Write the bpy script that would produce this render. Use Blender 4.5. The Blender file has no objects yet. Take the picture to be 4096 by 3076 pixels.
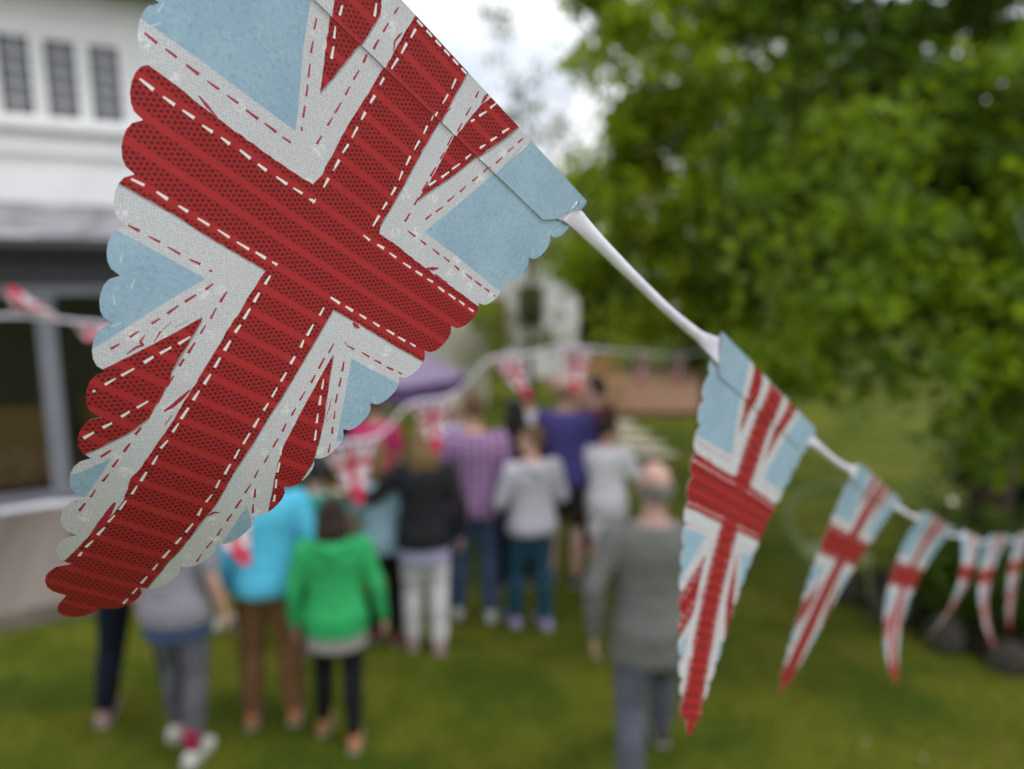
import bpy, bmesh, math, random
import numpy as np
from mathutils import Vector, Matrix
from mathutils.geometry import delaunay_2d_cdt
random.seed(7); RNG=np.random.default_rng(7)
PI=math.pi; R=math.radians
SC=bpy.context.scene; COL=SC.collection

# ------------------------------------------------------------------ camera
CAM_H=2.69
cd=bpy.data.cameras.new('camera'); cam=bpy.data.objects.new('camera',cd); COL.objects.link(cam)
cam.location=(0,0,CAM_H); cam.rotation_euler=(R(90)-math.atan(448/2850),0,0)
cd.sensor_width=36; cd.sensor_fit='HORIZONTAL'; cd.lens=25.05
cd.clip_start=.01; cd.clip_end=2000
cd.dof.use_dof=True; cd.dof.focus_distance=.256; cd.dof.aperture_fstop=4.3; cd.dof.aperture_blades=0
SC.camera=cam
# ------------------------------------------------------------------ sky: bright broken cloud
SUN_EL,SUN_AZ=56.,105.        # high to the right, veiled by cloud
wd=bpy.data.worlds.new('World'); SC.world=wd; wd.use_nodes=True
nt=wd.node_tree; nt.nodes.clear()
o=nt.nodes.new('ShaderNodeOutputWorld'); bg=nt.nodes.new('ShaderNodeBackground'); bg.inputs['Strength'].default_value=.1
sky=nt.nodes.new('ShaderNodeTexSky'); sky.sky_type='NISHITA'; sky.sun_disc=False
sky.sun_elevation=R(SUN_EL); sky.sun_rotation=R(SUN_AZ)
tc=nt.nodes.new('ShaderNodeTexCoord'); nz=nt.nodes.new('ShaderNodeTexNoise')
nz.inputs['Scale'].default_value=3.2; nz.inputs['Detail'].default_value=6; nz.inputs['Roughness'].default_value=.55
rp=nt.nodes.new('ShaderNodeValToRGB'); rp.color_ramp.elements[0].position=.36; rp.color_ramp.elements[1].position=.52
rp.color_ramp.elements[0].color=(.6,.6,.6,1); rp.color_ramp.elements[1].color=(1,1,1,1)
nz2=nt.nodes.new('ShaderNodeTexNoise'); nz2.inputs['Scale'].default_value=5.5; nz2.inputs['Detail'].default_value=5
rc=nt.nodes.new('ShaderNodeValToRGB'); rc.color_ramp.elements[0].position=.3; rc.color_ramp.elements[1].position=.7
rc.color_ramp.elements[0].color=(.50,.53,.60,1); rc.color_ramp.elements[1].color=(1,1,1,1)
gain=nt.nodes.new('ShaderNodeVectorMath'); gain.operation='SCALE'; gain.inputs['Scale'].default_value=14.
mx=nt.nodes.new('ShaderNodeMix'); mx.data_type='RGBA'
L=nt.links.new
L(tc.outputs['Generated'],nz.inputs['Vector']); L(tc.outputs['Generated'],nz2.inputs['Vector'])
L(nz.outputs['Fac'],rp.inputs['Fac']); L(nz2.outputs['Fac'],rc.inputs['Fac']); L(rc.outputs['Color'],gain.inputs[0])
L(rp.outputs['Color'],mx.inputs['Factor']); L(sky.outputs['Color'],mx.inputs['A']); L(gain.outputs['Vector'],mx.inputs['B'])
L(mx.outputs['Result'],bg.inputs['Color']); L(bg.outputs[0],o.inputs['Surface'])
sd=bpy.data.lights.new('sun','SUN'); sd.energy=1.0; sd.angle=R(14); sd.color=(1,.975,.94)
so=bpy.data.objects.new('sun',sd); COL.objects.link(so)
# lamp points along -Z; sky rotation 0 is +Y, turning clockwise seen from above
az=R(SUN_AZ); el=R(SUN_EL)
sdir=Vector((math.sin(az)*math.cos(el),math.cos(az)*math.cos(el),math.sin(el)))
so.rotation_euler=sdir.to_track_quat('Z','Y').to_euler()
SC.view_settings.view_transform='Standard'; SC.view_settings.look='None'
SC.view_settings.exposure=.38; SC.view_settings.gamma=1
SC.cycles.use_denoising=True
SC.cycles.max_bounces=6; SC.cycles.transparent_max_bounces=6; SC.cycles.caustics_reflective=False; SC.cycles.caustics_refractive=False

# ------------------------------------------------------------------ helpers
def tag(o,label=None,cat=None,group=None,kind=None):
    if label: o['label']=label
    if cat: o['category']=cat
    if group: o['group']=group
    if kind: o['kind']=kind
    return o
def empty(name,loc=(0,0,0),rz=0,parent=None):
    o=bpy.data.objects.new(name,None); COL.objects.link(o); o.empty_display_size=.1
    o.location=loc; o.rotation_euler=(0,0,rz)
    if parent: o.parent=parent
    return o
def mobj(name,verts,faces,mat,parent=None,smooth=False,loc=None,rz=None,mi=None):
    me=bpy.data.meshes.new(name); me.from_pydata([tuple(v) for v in verts],[],[tuple(f) for f in faces])
    for m in (mat if isinstance(mat,(list,tuple)) else [mat]): me.materials.append(m)
    if mi is not None: me.polygons.foreach_set('material_index',list(mi))
    if smooth: me.polygons.foreach_set('use_smooth',[True]*len(me.polygons))
    me.update()
    o=bpy.data.objects.new(name,me); COL.objects.link(o)
    if parent: o.parent=parent
    if loc is not None: o.location=loc
    if rz is not None: o.rotation_euler=(0,0,rz)
    return o
class MB:
    """collects boxes, tubes and lofts into one mesh"""
    def __init__(s): s.v=[]; s.f=[]
    def add(s,v,f):
        b=len(s.v); s.v+= [tuple(p) for p in v]; s.f+=[tuple(b+i for i in q) for q in f]; return s
    def box(s,x0,x1,y0,y1,z0,z1):
        return s.add([(x0,y0,z0),(x1,y0,z0),(x1,y1,z0),(x0,y1,z0),(x0,y0,z1),(x1,y0,z1),(x1,y1,z1),(x0,y1,z1)],
            [(0,3,2,1),(4,5,6,7),(0,1,5,4),(1,2,6,5),(2,3,7,6),(3,0,4,7)])
    def bbox(s,x0,x1,y0,y1,z0,z1,b=.004):
        """box with chamfered edges"""
        xs=(x0,x0+b,x1-b,x1); ys=(y0,y0+b,y1-b,y1); zs=(z0,z0+b,z1-b,z1)
        bm=bmesh.new(); bmesh.ops.create_cube(bm,size=1)
        for v in bm.verts: v.co=Vector(((x0+x1)/2+v.co.x*(x1-x0),(y0+y1)/2+v.co.y*(y1-y0),(z0+z1)/2+v.co.z*(z1-z0)))
        bmesh.ops.bevel(bm,geom=list(bm.edges),offset=b,segments=1,affect='EDGES')
        bm.verts.index_update(); r=s.add([v.co[:] for v in bm.verts],[[v.index for v in f.verts] for f in bm.faces]); bm.free(); return r
    def loft(s,rings,closed=True,caps=True):
        n=len(rings[0]); v=[p for r in rings for p in r]; f=[]
        for i in range(len(rings)-1):
            for k in range(n if closed else n-1):
                a=i*n+k; b=i*n+(k+1)%n; f.append((a,b,b+n,a+n))
        if caps:
            f.append(tuple(range(n-1,-1,-1))); f.append(tuple((len(rings)-1)*n+k for k in range(n)))
        return s.add(v,f)
    def tube(s,pts,rad,seg=8,flat=1.,round_ends=True,up=None):
        """tapered tube through points; radii per point"""
        P=[Vector(p) for p in pts]; rad=list(rad) if hasattr(rad,'__len__') else [rad]*len(P)
        if round_ends:
            d0=(P[0]-P[1]).normalized(); d1=(P[-1]-P[-2]).normalized()
            P=[P[0]+d0*rad[0]*.95,P[0]+d0*rad[0]*.7]+P+[P[-1]+d1*rad[-1]*.7,P[-1]+d1*rad[-1]*.95]
            rad=[rad[0]*.25,rad[0]*.7]+rad+[rad[-1]*.7,rad[-1]*.25]
        rings=[]; px=None
        for i,p in enumerate(P):
            t=(P[min(i+1,len(P)-1)]-P[max(i-1,0)]).normalized()
            if px is None:
                u=Vector(up) if up else (Vector((1,0,0)) if abs(t.x)<.8 else Vector((0,1,0)))
                px=(u-t*u.dot(t)).normalized()
            else: px=(px-t*px.dot(t)).normalized()
            py=t.cross(px)
            rings.append([p+px*(rad[i]*math.cos(2*PI*k/seg))+py*(rad[i]*flat*math.sin(2*PI*k/seg)) for k in range(seg)])
        return s.loft(rings)
    def ellipsoid(s,c,r,seg=12,rings=8):
        v=[];f=[]
        R_=[]
        for i in range(rings+1):
            a=PI*(i+.02)/(rings+.04)-PI/2; 
            R_.append([(c[0]+r[0]*math.cos(a)*math.cos(2*PI*k/seg),c[1]+r[1]*math.cos(a)*math.sin(2*PI*k/seg),c[2]+r[2]*math.sin(a)) for k in range(seg)])
        return s.loft(R_)
    def ering(s,c,rx,ry,seg=16): return [(c[0]+rx*math.cos(2*PI*k/seg),c[1]+ry*math.sin(2*PI*k/seg),c[2]) for k in range(seg)]
    def build(s,name,mat,parent=None,smooth=False,loc=None,rz=None): return mobj(name,s.v,s.f,mat,parent,smooth,loc,rz)
    def remesh(s,name,mat,parent,voxel=.014,it=3):
        """union of the closed pieces as one continuous surface"""
        me=bpy.data.meshes.new(name+'_tmp'); me.from_pydata(s.v,[],s.f)
        bm=bmesh.new(); bm.from_mesh(me); bmesh.ops.recalc_face_normals(bm,faces=list(bm.faces)); bm.to_mesh(me); bm.free()
        t=bpy.data.objects.new(name,me); COL.objects.link(t)
        m=t.modifiers.new('r','REMESH'); m.mode='VOXEL'; m.voxel_size=voxel; m.use_smooth_shade=True
        k=t.modifiers.new('s','SMOOTH'); k.iterations=it; k.factor=.5
        dg=bpy.context.evaluated_depsgraph_get(); ev=t.evaluated_get(dg)
        nm=bpy.data.meshes.new_from_object(ev); nm.name=name
        t.modifiers.clear(); t.data=nm; bpy.data.meshes.remove(me)
        nm.materials.clear(); nm.materials.append(mat)
        nm.polygons.foreach_set('use_smooth',[True]*len(nm.polygons))
        t.parent=parent; return t

# ---- materials
class NT:
    def __init__(s,name):
        s.m=bpy.data.materials.new(name); s.m.use_nodes=True; s.t=s.m.node_tree; s.b=s.t.nodes['Principled BSDF']; s.out=s.t.nodes['Material Output']
    def n(s,t,**k):
        x=s.t.nodes.new(t)
        for a,b in k.items(): setattr(x,a,b)
        return x
    def l(s,a,b): s.t.links.new(a,b)
    def math(s,op,a,b=None,c=None,clamp=False):
        x=s.n('ShaderNodeMath',operation=op,use_clamp=clamp)
        for i,v in enumerate((a,b,c)):
            if v is None: continue
            if isinstance(v,(int,float)): x.inputs[i].default_value=v
            else: s.l(v,x.inputs[i])
        return x.outputs[0]
    def mix(s,f,a,b,blend='MIX'):
        x=s.n('ShaderNodeMix',data_type='RGBA',blend_type=blend)
        for nm,v in (('Factor',f),('A',a),('B',b)):
            i=x.inputs[nm]
            if isinstance(v,(int,float)): i.default_value=v
            elif isinstance(v,tuple): i.default_value=(*v,1)
            else: s.l(v,i)
        return x.outputs['Result']
    def noise(s,scale,detail=3,rough=.5,vec=None):
        x=s.n('ShaderNodeTexNoise'); x.inputs['Scale'].default_value=scale; x.inputs['Detail'].default_value=detail; x.inputs['Roughness'].default_value=rough
        if vec is not None: s.l(vec,x.inputs['Vector'])
        return x.outputs['Fac']
    def coord(s,k='Object'): return s.n('ShaderNodeTexCoord').outputs[k]
    def step(s,x,lo,hi):
        r=s.n('ShaderNodeMapRange',interpolation_type='SMOOTHSTEP'); s.l(x,r.inputs[0]); r.inputs[1].default_value=lo; r.inputs[2].default_value=hi
        return r.outputs[0]
    def color(s,c):
        i=s.b.inputs['Base Color']
        if isinstance(c,tuple): i.default_value=(*c,1)
        else: s.l(c,i)
    def bump(s,h,strength=.3,dist=.01):
        x=s.n('ShaderNodeBump'); x.inputs['Strength'].default_value=strength; x.inputs['Distance'].default_value=dist
        s.l(h,x.inputs['Height']); s.l(x.outputs[0],s.b.inputs['Normal'])
    def fin(s,rough=.8,spec=.25,metal=0.):
        s.b.inputs['Roughness'].default_value=rough; s.b.inputs['Specular IOR Level'].default_value=spec; s.b.inputs['Metallic'].default_value=metal
        return s.m
def plain(name,c,rough=.8,spec=.25,var=.18,scale=6.,metal=0.,bump=0.,bscale=60.):
    t=NT(name); v=t.coord()
    f=t.step(t.noise(scale,4,.6,v),.3,.7)
    t.color(t.mix(f,tuple(x*(1-var) for x in c),tuple(min(1,x*(1+var)) for x in c)))
    if bump: t.bump(t.noise(bscale,4,.6,v),bump,.01)
    return t.fin(rough,spec,metal)
# ------------------------------------------------------------------ ground
def lawn_mat():
    t=NT('lawn'); v=t.coord()
    big=t.step(t.noise(1.3,5,.6,v),.36,.64); fine=t.noise(38,5,.7,v)
    c=t.mix(big,(.052,.084,.006),(.145,.150,.013)); c=t.mix(t.math('MULTIPLY',t.step(t.noise(2.6,4,.6,v),.56,.72),.55),c,(.15,.125,.03)); c=t.mix(t.step(fine,.35,.7),c,t.mix(.5,c,(.045,.066,.005)))
    t.color(c); t.bump(fine,.6,.03); return t.fin(.9,.1)
M_LAWN=lawn_mat()
def grid_sheet(name,x0,x1,y0,y1,z,mat,n=2):
    xs=np.linspace(x0,x1,n);ys=np.linspace(y0,y1,n)
    v=[(x,y,z) for y in ys for x in xs]; f=[(j*n+i,j*n+i+1,(j+1)*n+i+1,(j+1)*n+i) for j in range(n-1) for i in range(n-1)]
    return mobj(name,v,f,mat)
tag(grid_sheet('ground',-600,600,-600,600,0,M_LAWN),'mown green garden lawn stretching under the crowd','lawn',kind='structure')
# short grass standing on the near lawn
def blades(n,x0,x1,y0,y1):
    x=RNG.uniform(x0,x1,n); y=y0+(y1-y0)*RNG.uniform(0,1,n)**1.3; a=RNG.uniform(0,2*PI,n); h=RNG.uniform(.015,.04,n); w=RNG.uniform(.0025,.005,n)
    lean=RNG.uniform(-.02,.02,(n,2)); v=np.zeros((n,3,3))
    v[:,0]=np.stack([x-w*np.cos(a),y-w*np.sin(a),0*x],-1); v[:,1]=np.stack([x+w*np.cos(a),y+w*np.sin(a),0*x],-1)
    v[:,2]=np.stack([x+lean[:,0],y+lean[:,1],h],-1)
    return v.reshape(-1,3),np.arange(3*n).reshape(-1,3)
def leafmat(name,c0,c1,trans=.35,rough=.55):
    t=NT(name); g=t.n('ShaderNodeNewGeometry')
    c=t.mix(g.outputs['Random Per Island'],c0,c1)
    # whole sprays differ in tone, young growth paler than old
    q=t.step(t.noise(1.7,3,.6,t.coord()),.36,.64); c=t.mix(q,t.mix(.55,c,(c0[0]*.6,c0[1]*.7,c0[2])),t.mix(.35,c,(c1[0]*1.15,c1[1]*1.1,c1[2]))); t.color(c)
    tr=t.n('ShaderNodeBsdfTranslucent'); t.l(t.mix(.5,c,(c1[0]*1.3,c1[1]*1.35,c1[2]*.7)),tr.inputs['Color'])
    ms=t.n('ShaderNodeMixShader'); ms.inputs[0].default_value=trans
    m=t.fin(rough,.3); t.l(t.b.outputs[0],ms.inputs[1]); t.l(tr.outputs[0],ms.inputs[2]); t.l(ms.outputs[0],t.out.inputs['Surface'])
    return m
def npmesh(name,v,f,mat,parent=None):
    me=bpy.data.meshes.new(name); k=f.shape[1]
    me.vertices.add(len(v)); me.vertices.foreach_set('co',np.ascontiguousarray(v,dtype=np.float32).ravel())
    me.loops.add(f.size); me.loops.foreach_set('vertex_index',f.astype(np.int32).ravel())
    me.polygons.add(len(f)); me.polygons.foreach_set('loop_start',np.arange(0,f.size,k,dtype=np.int32)); me.polygons.foreach_set('loop_total',np.full(len(f),k,dtype=np.int32))
    me.update(calc_edges=True); me.validate()
    me.materials.append(mat); o=bpy.data.objects.new(name,me); COL.objects.link(o)
    if parent: o.parent=parent
    return o
M_BLADE=leafmat('grass_blade',(.056,.082,.006),(.15,.155,.012),.25)
v,f=blades(90000,-4.2,4.6,2.9,12.5); tag(npmesh('grass',v,f,M_BLADE),'short green grass blades covering the lawn','grass',kind='stuff')

# brown gravel terrace and pale stepping slabs at the end of the lawn
M_GRAVEL=plain('brown_gravel',(.23,.14,.085),.95,.1,.2,9,bump=.5,bscale=120)
M_STONE=plain('pale_stone',(.40,.35,.27),.9,.15,.2,4,bump=.3,bscale=40)
M_BRICK=plain('edging_brick',(.16,.075,.06),.9,.15,.3,8,bump=.3,bscale=60)
tag(mobj('gravel_terrace',[(1.2,13.3,.012),(4.7,13.3,.012),(5.6,19.5,.012),(.6,19.5,.012)],[(0,1,2,3)],M_GRAVEL),'brown gravel terrace at the far end of the lawn','terrace',kind='structure')
ed=empty('brick_edging',(1.2,13.15,0)); tag(ed,'dark brick edging along the near side of the gravel terrace','edging')
bm=MB().bbox(0,.21,0,.1,0,.11,.008); b0=bm.build('brick',M_BRICK,ed)
for i in range(1,16):
    b=b0.copy(); COL.objects.link(b); b.parent=ed; b.location=(i*.225,RNG.uniform(-.01,.01),RNG.uniform(-.01,.012)); b.rotation_euler=(0,0,RNG.uniform(-.04,.04))
for i,(x,y,s) in enumerate([(1.75,12.55,.55),(1.85,11.75,.5),(1.95,11.0,.48),(2.05,10.35,.45)]):
    n=9; ring=[(s*(.9+.14*math.sin(k*2.3+i))*math.cos(2*PI*k/n),.55*s*(.9+.12*math.cos(k*1.7+i))*math.sin(2*PI*k/n)) for k in range(n)]
    m=MB().loft([[(a,b,-.02) for a,b in ring],[(a,b,.022) for a,b in ring],[(a*.96,b*.96,.03) for a,b in ring]])
    tag(m.build('stepping_stone',M_STONE,loc=(x,y,0)),['stepping stone nearest the brown gravel terrace','second stepping stone from the gravel terrace','third stepping stone from the gravel terrace','stepping stone nearest the crowd on the lawn'][i],'stone','pale stepping stones on the lawn')

# ------------------------------------------------------------------ house on the left
HOUSE_O=(-5.656,7.568,0); HOUSE_R=R(28)
M_RENDER=plain('white_render',(.80,.80,.80),.85,.2,.05,1.5,bump=.12,bscale=50)
def slatemat():
    t=NT('grey_slate'); oi=t.n('ShaderNodeObjectInfo'); v=t.coord(); c=t.mix(oi.outputs['Random'],(.15,.145,.165),(.42,.40,.43)); c=t.mix(t.step(t.noise(7,4,.6,v),.4,.75),c,t.mix(.5,c,(.20,.19,.17)))
    t.color(c); t.bump(t.noise(30,4,.6,v),.25,.01); return t.fin(.6,.4)
M_SLATE=slatemat()
M_DARKG=plain('dark_grey_frame',(.035,.037,.042),.45,.4,.1)
M_GREYF=plain('grey_aluminium',(.20,.21,.24),.4,.5,.06)
M_WHITEP=plain('white_paint',(.82,.82,.82),.5,.35,.04)
M_DECK=plain('pale_timber_deck',(.165,.142,.118),.85,.15,.25,3,bump=.25,bscale=35)
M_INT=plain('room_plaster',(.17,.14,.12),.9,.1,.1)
M_OAK=plain('oak',(.58,.28,.09),.5,.35,.2,4)
M_LEAD=plain('painted_bar',(.62,.62,.63),.5,.4,.1)
def glassmat(name,tint,alpha):
    t=NT(name); tr=t.n('ShaderNodeBsdfTransparent'); tr.inputs[0].default_value=(*tint,1); gl=t.n('ShaderNodeBsdfGlossy'); gl.inputs['Roughness'].default_value=.03
    fr=t.n('ShaderNodeFresnel'); fr.inputs['IOR'].default_value=1.5; ms=t.n('ShaderNodeMixShader'); t.l(t.math('MULTIPLY',fr.outputs[0],alpha,clamp=True),ms.inputs[0])
    t.l(tr.outputs[0],ms.inputs[1]); t.l(gl.outputs[0],ms.inputs[2]); t.l(ms.outputs[0],t.out.inputs['Surface']); return t.m
M_GLASS=glassmat('window_glass',(.75,.8,.82),.9); M_GLASS_UP=glassmat('old_window_glass',(.5,.53,.55),2.)
h=empty('white_house',HOUSE_O,HOUSE_R)
tag(h,'white rendered house with leaded upper window above a slate lean-to with glazed doors','house')
YW=2.75   # upper wall stands this far behind the door plane
def wall_with_hole(x0,x1,z0,z1,y0,y1,hx0,hx1,hz0,hz1):
    m=MB(); m.box(x0,hx0,y0,y1,z0,z1).box(hx1,x1,y0,y1,z0,z1).box(hx0,hx1,y0,y1,z0,hz0).box(hx0,hx1,y0,y1,hz1,z1); return m
WX0,WX1,WZ0,WZ1=.02,1.62,4.72,5.92
wall_with_hole(-4,4.2,3.3,6.62,YW,YW+.3,WX0,WX1,WZ0,WZ1).build('wall',M_RENDER,h)
MB().box(-4,-3.7,YW+.3,YW+6,3.3,6.62).box(3.9,4.2,YW+.3,YW+6,3.3,6.62).box(-3.7,3.9,YW+5.7,YW+6,3.3,6.62).build('side_wall',M_RENDER,h)
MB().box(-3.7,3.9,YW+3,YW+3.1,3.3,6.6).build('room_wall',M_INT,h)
# main roof
rf=MB(); rf.add([(-4.4,YW-.5,6.58),(4.6,YW-.5,6.58),(4.6,YW+3,9.2),(-4.4,YW+3,9.2),(-4.4,YW+6.5,6.58),(4.6,YW+6.5,6.58),(-4.4,YW-.5,6.70),(4.6,YW-.5,6.70),(4.6,YW+3,9.32),(-4.4,YW+3,9.32),(4.6,YW+6.5,6.70),(-4.4,YW+6.5,6.70)],
  [(0,1,7,6),(6,7,8,9),(9,8,10,11),(0,4,11,6),(1,5,10,7),(0,1,5,4),(6,9,11),(7,10,8)])
roof=rf.build('roof',M_SLATE,h); MB().box(-4.4,4.6,YW-.62,YW-.505,6.52,6.68).build('gutter',M_DARKG,roof); MB().box(-4.38,4.58,YW-.5,YW-.004,6.565,6.577).build('soffit',M_DARKG,roof)
# upper window: three leaded casements
wf=MB()
wf.box(WX0-.07,WX1+.07,YW-.05,YW+.1,WZ1,WZ1+.09).box(WX0-.07,WX0+.002,YW-.05,YW+.1,WZ0,WZ1).box(WX1-.002,WX1+.07,YW-.05,YW+.1,WZ0,WZ1)
win=wf.build('window',M_WHITEP,h)
MB().bbox(WX0-.16,WX1+.16,YW-.16,YW+.1,WZ0-.09,WZ0-.002,.01).build('sill',M_WHITEP,win)
MB().bbox(-4,4.2,YW-.07,YW-.003,WZ0-.42,WZ0-.30,.012).build('string_course',M_WHITEP,h)
n=3; mw=(WX1-WX0)/n
pv=None
for k in range(n):
    cx0=WX0+k*mw; cx1=cx0+mw; fr=.085
    m=MB(); m.box(cx0+.004,cx0+fr,YW-.02,YW+.07,WZ0+.002,WZ1-.002).box(cx1-fr,cx1-.004,YW-.02,YW+.07,WZ0+.002,WZ1-.002)
    m.box(cx0+fr,cx1-fr,YW-.02,YW+.07,WZ0+.002,WZ0+.10).box(cx0+fr,cx1-fr,YW-.02,YW+.07,WZ1-.09,WZ1-.002)
    m.build('casement_frame',M_WHITEP,win)
    gx0,gx1,gz0,gz1=cx0+fr,cx1-fr,WZ0+.10,WZ1-.09; nc,nr=2,5; pw=(gx1-gx0)/nc; ph=(gz1-gz0)/nr
    if pv is None: pv=MB().bbox(.004,pw-.004,-.003,.003,.004,ph-.004,.002).build('pane',M_GLASS_UP,win).data; bpy.data.objects.remove(bpy.data.objects['pane'])
    for i in range(nc):
        for j in range(nr):
            p=bpy.data.objects.new('pane',pv); COL.objects.link(p); p.parent=win
            p.location=(gx0+i*pw,YW+.03,gz0+j*ph); p.rotation_euler=(RNG.uniform(-.02,.02),0,RNG.uniform(-.02,.02))
    m=MB()
    for i in range(1,nc): m.box(gx0+i*pw-.013,gx0+i*pw+.013,YW+.015,YW+.045,gz0,gz1)
    for j in range(1,nr): m.box(gx0,gx1,YW+.016,YW+.044,gz0+j*ph-.012,gz0+j*ph+.012)
    m.build('glazing_bars',M_LEAD,win)
# lean-to: slate courses, fascia, gutter, glazed doors
ro=empty('lean_to_roof',(0,0,0),0,h)
EZ,TZ=3.02,3.62; nco=11
sl=MB().bbox(0,.245,0,.40,0,.009,.002).build('slate',M_SLATE,ro); sd_=sl.data; bpy.data.objects.remove(sl)
pit=math.atan2(TZ-EZ,YW+.35)
for j in range(nco):
    for i in range(25):
        s=bpy.data.objects.new('slate',sd_); COL.objects.link(s); s.parent=ro
        tt=j/nco; s.location=(-1.9+i*.25+(.125 if j%2 else 0)+RNG.uniform(-.004,.004),-.35+(YW+.35)*tt,EZ+.02+(TZ-EZ)*tt+.004+RNG.uniform(0,.004)); s.rotation_euler=(pit-.02,0,0)
MB().add([(-4,-.3,EZ),(4.2,-.3,EZ),(4.2,YW,TZ),(-4,YW,TZ),(-4,-.3,EZ-.05),(4.2,-.3,EZ-.05),(4.2,YW,TZ-.05),(-4,YW,TZ-.05)],[(0,1,2,3),(7,6,5,4),(0,4,5,1),(1,5,6,2),(3,2,6,7),(0,3,7,4)]).build('roof_deck',M_SLATE,ro)
MB().box(-4,4.2,-.33,-.302,EZ-.16,EZ-.002).build('fascia',M_DARKG,ro)
g=MB().tube([(-4,-.42,EZ-.05),(4.2,-.42,EZ-.05)],.055,8,round_ends=False).build('gutter',M_DARKG,ro)
MB().box(-4,4.2,-.08,.12,2.56,2.95).build('lintel',M_DARKG,h)
dr=empty('glazed_doors',(0,0,0),0,h)
MB().box(-4,4.2,-.05,.05,2.44,2.555).build('head_frame',M_GREYF,dr)
MB().box(-4,4.2,-.06,.06,.155,.26).build('threshold',M_GREYF,dr)
for x in (-3.2,-1.7,-.80,.60,1.9,3.4): MB().box(x-.09,x+.09,-.052,.052,.262,2.438).build('mullion',M_GREYF,dr)
for a,b in ((-3.1,-1.8),(-1.6,-.9),(-.7,.5),(.7,1.8),(2.0,3.3)):
    MB().box(a,b,-.006,.006,.264,2.436).build('pane',M_GLASS,dr)
# room behind the doors
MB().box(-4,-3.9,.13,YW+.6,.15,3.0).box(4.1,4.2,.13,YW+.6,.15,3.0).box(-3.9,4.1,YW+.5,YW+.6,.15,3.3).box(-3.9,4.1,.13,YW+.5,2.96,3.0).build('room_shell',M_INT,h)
MB().box(-3.9,4.1,.07,YW+.5,.10,.156).build('room_floor',M_OAK,h)
sb=empty('sideboard',(0,0,0)); sb.location=h.matrix_world@Vector((0,0,0))
def hp(x,y,z): 
    c,s=math.cos(HOUSE_R),math.sin(HOUSE_R); return (HOUSE_O[0]+x*c-y*s,HOUSE_O[1]+x*s+y*c,z)
sb.location=hp(-2.3,.28,.156); sb.rotation_euler=(0,0,HOUSE_R); tag(sb,'long warm oak sideboard seen through the glazed doors','sideboard')
MB().bbox(0,2.85,0,.45,.12,1.02,.012).build('carcass',M_OAK,sb)
for k in range(7): 
    d=MB().bbox(.03+k*.40,.415+k*.40,-.018,-.002,.16,.98,.006).build('door',M_OAK,sb); MB().ellipsoid((.37+k*.40,-.03,.62),(.014,.014,.014),8,6).build('knob',M_DARKG,d)
for x in (.05,2.8):
    for y in (.05,.4): MB().tube([(x,y,.002),(x,y,.12)],[.018,.024],8,round_ends=False).build('leg',M_OAK,sb)
ch=empty('dining_chair',hp(1.1,.9,.156),HOUSE_R+.5); tag(ch,'oak dining chair behind the glazed door beside the hanging pennant','chair')
MB().bbox(-.22,.22,-.22,.22,.44,.48,.01).build('seat',M_OAK,ch); MB().bbox(-.2,.2,.19,.22,.62,1.0,.01).build('backrest',M_OAK,ch)
for x in (-.19,.19): 
    MB().bbox(x-.02,x+.02,-.21,-.17,.002,.438,.004).build('leg',M_OAK,ch); MB().bbox(x-.02,x+.02,.17,.188,.002,1.02,.004).build('leg',M_OAK,ch)
# timber terrace in front of the doors, its boards laid along the house
ter=empty('timber_terrace',HOUSE_O,HOUSE_R); tag(ter,'pale timber terrace of long boards in front of the house','terrace',kind='structure')
bw=.145; TD=3.05
bd=MB().bbox(-3.4,2.4,0,bw-.006,.115,.15,.006).build('board',M_DECK,ter); bdm=bd.data; bd.location=(0,-TD,0)
for k in range(1,20):
    b=bpy.data.objects.new('board',bdm); COL.objects.link(b); b.parent=ter; b.location=(RNG.uniform(-.01,.01),-TD+k*bw,RNG.uniform(-.0015,.0015))
MB().box(-3.4,2.4,-TD+.02,-.07,0,.112).build('frame',M_DARKG,ter)
MB().bbox(-3.4,2.4,-TD-.035,-TD-.004,.002,.148,.004).build('edge_board',M_DECK,ter)

# ------------------------------------------------------------------ white cottage, fence, parasol beyond the lawn
M_TILE=plain('cottage_tiles',(.16,.13,.12),.8,.2,.2,6,bump=.3)
M_RED=plain('dull_red_paint',(.16,.03,.025),.6,.3,.1)
ct=empty('white_cottage',(-1.4,18.5,0),R(-6)); tag(ct,'low white cottage glimpsed between the hanging pennant and the trees','cottage')
wall_with_hole(-5.2,3.1,0,3.25,0,.3,1.62,2.15,1.35,2.3).build('wall',M_RENDER,ct)
MB().box(-5.2,-4.9,.3,5,0,3.25).box(2.8,3.1,.3,5,0,3.25).box(-4.9,2.8,4.7,5,0,3.25).build('side_wall',M_RENDER,ct)
MB().add([(-5.5,-.3,3.2),(3.4,-.3,3.2),(3.4,2.5,4.6),(-5.5,2.5,4.6),(-5.5,5.3,3.2),(3.4,5.3,3.2)],[(0,1,2,3),(3,2,5,4),(0,3,4),(1,5,2),(0,4,5,1)]).build('roof',M_TILE,ct)
w=MB().box(1.56,1.618,-.03,.06,1.3,2.36).box(2.152,2.21,-.03,.06,1.3,2.36).box(1.618,2.152,-.03,.06,2.302,2.36).box(1.618,2.152,-.06,.06,1.29,1.348).box(1.865,1.9,-.01,.05,1.35,2.3).build('window',M_DARKG,ct)
MB().box(1.62,1.863,.02,.026,1.352,2.298).build('pane',M_GLASS,w); MB().box(1.902,2.148,.02,.026,1.352,2.298).build('pane',M_GLASS,w)
MB().box(1.3,2.7,1.2,1.25,.5,3).build('room_wall',M_INT,ct)
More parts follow.
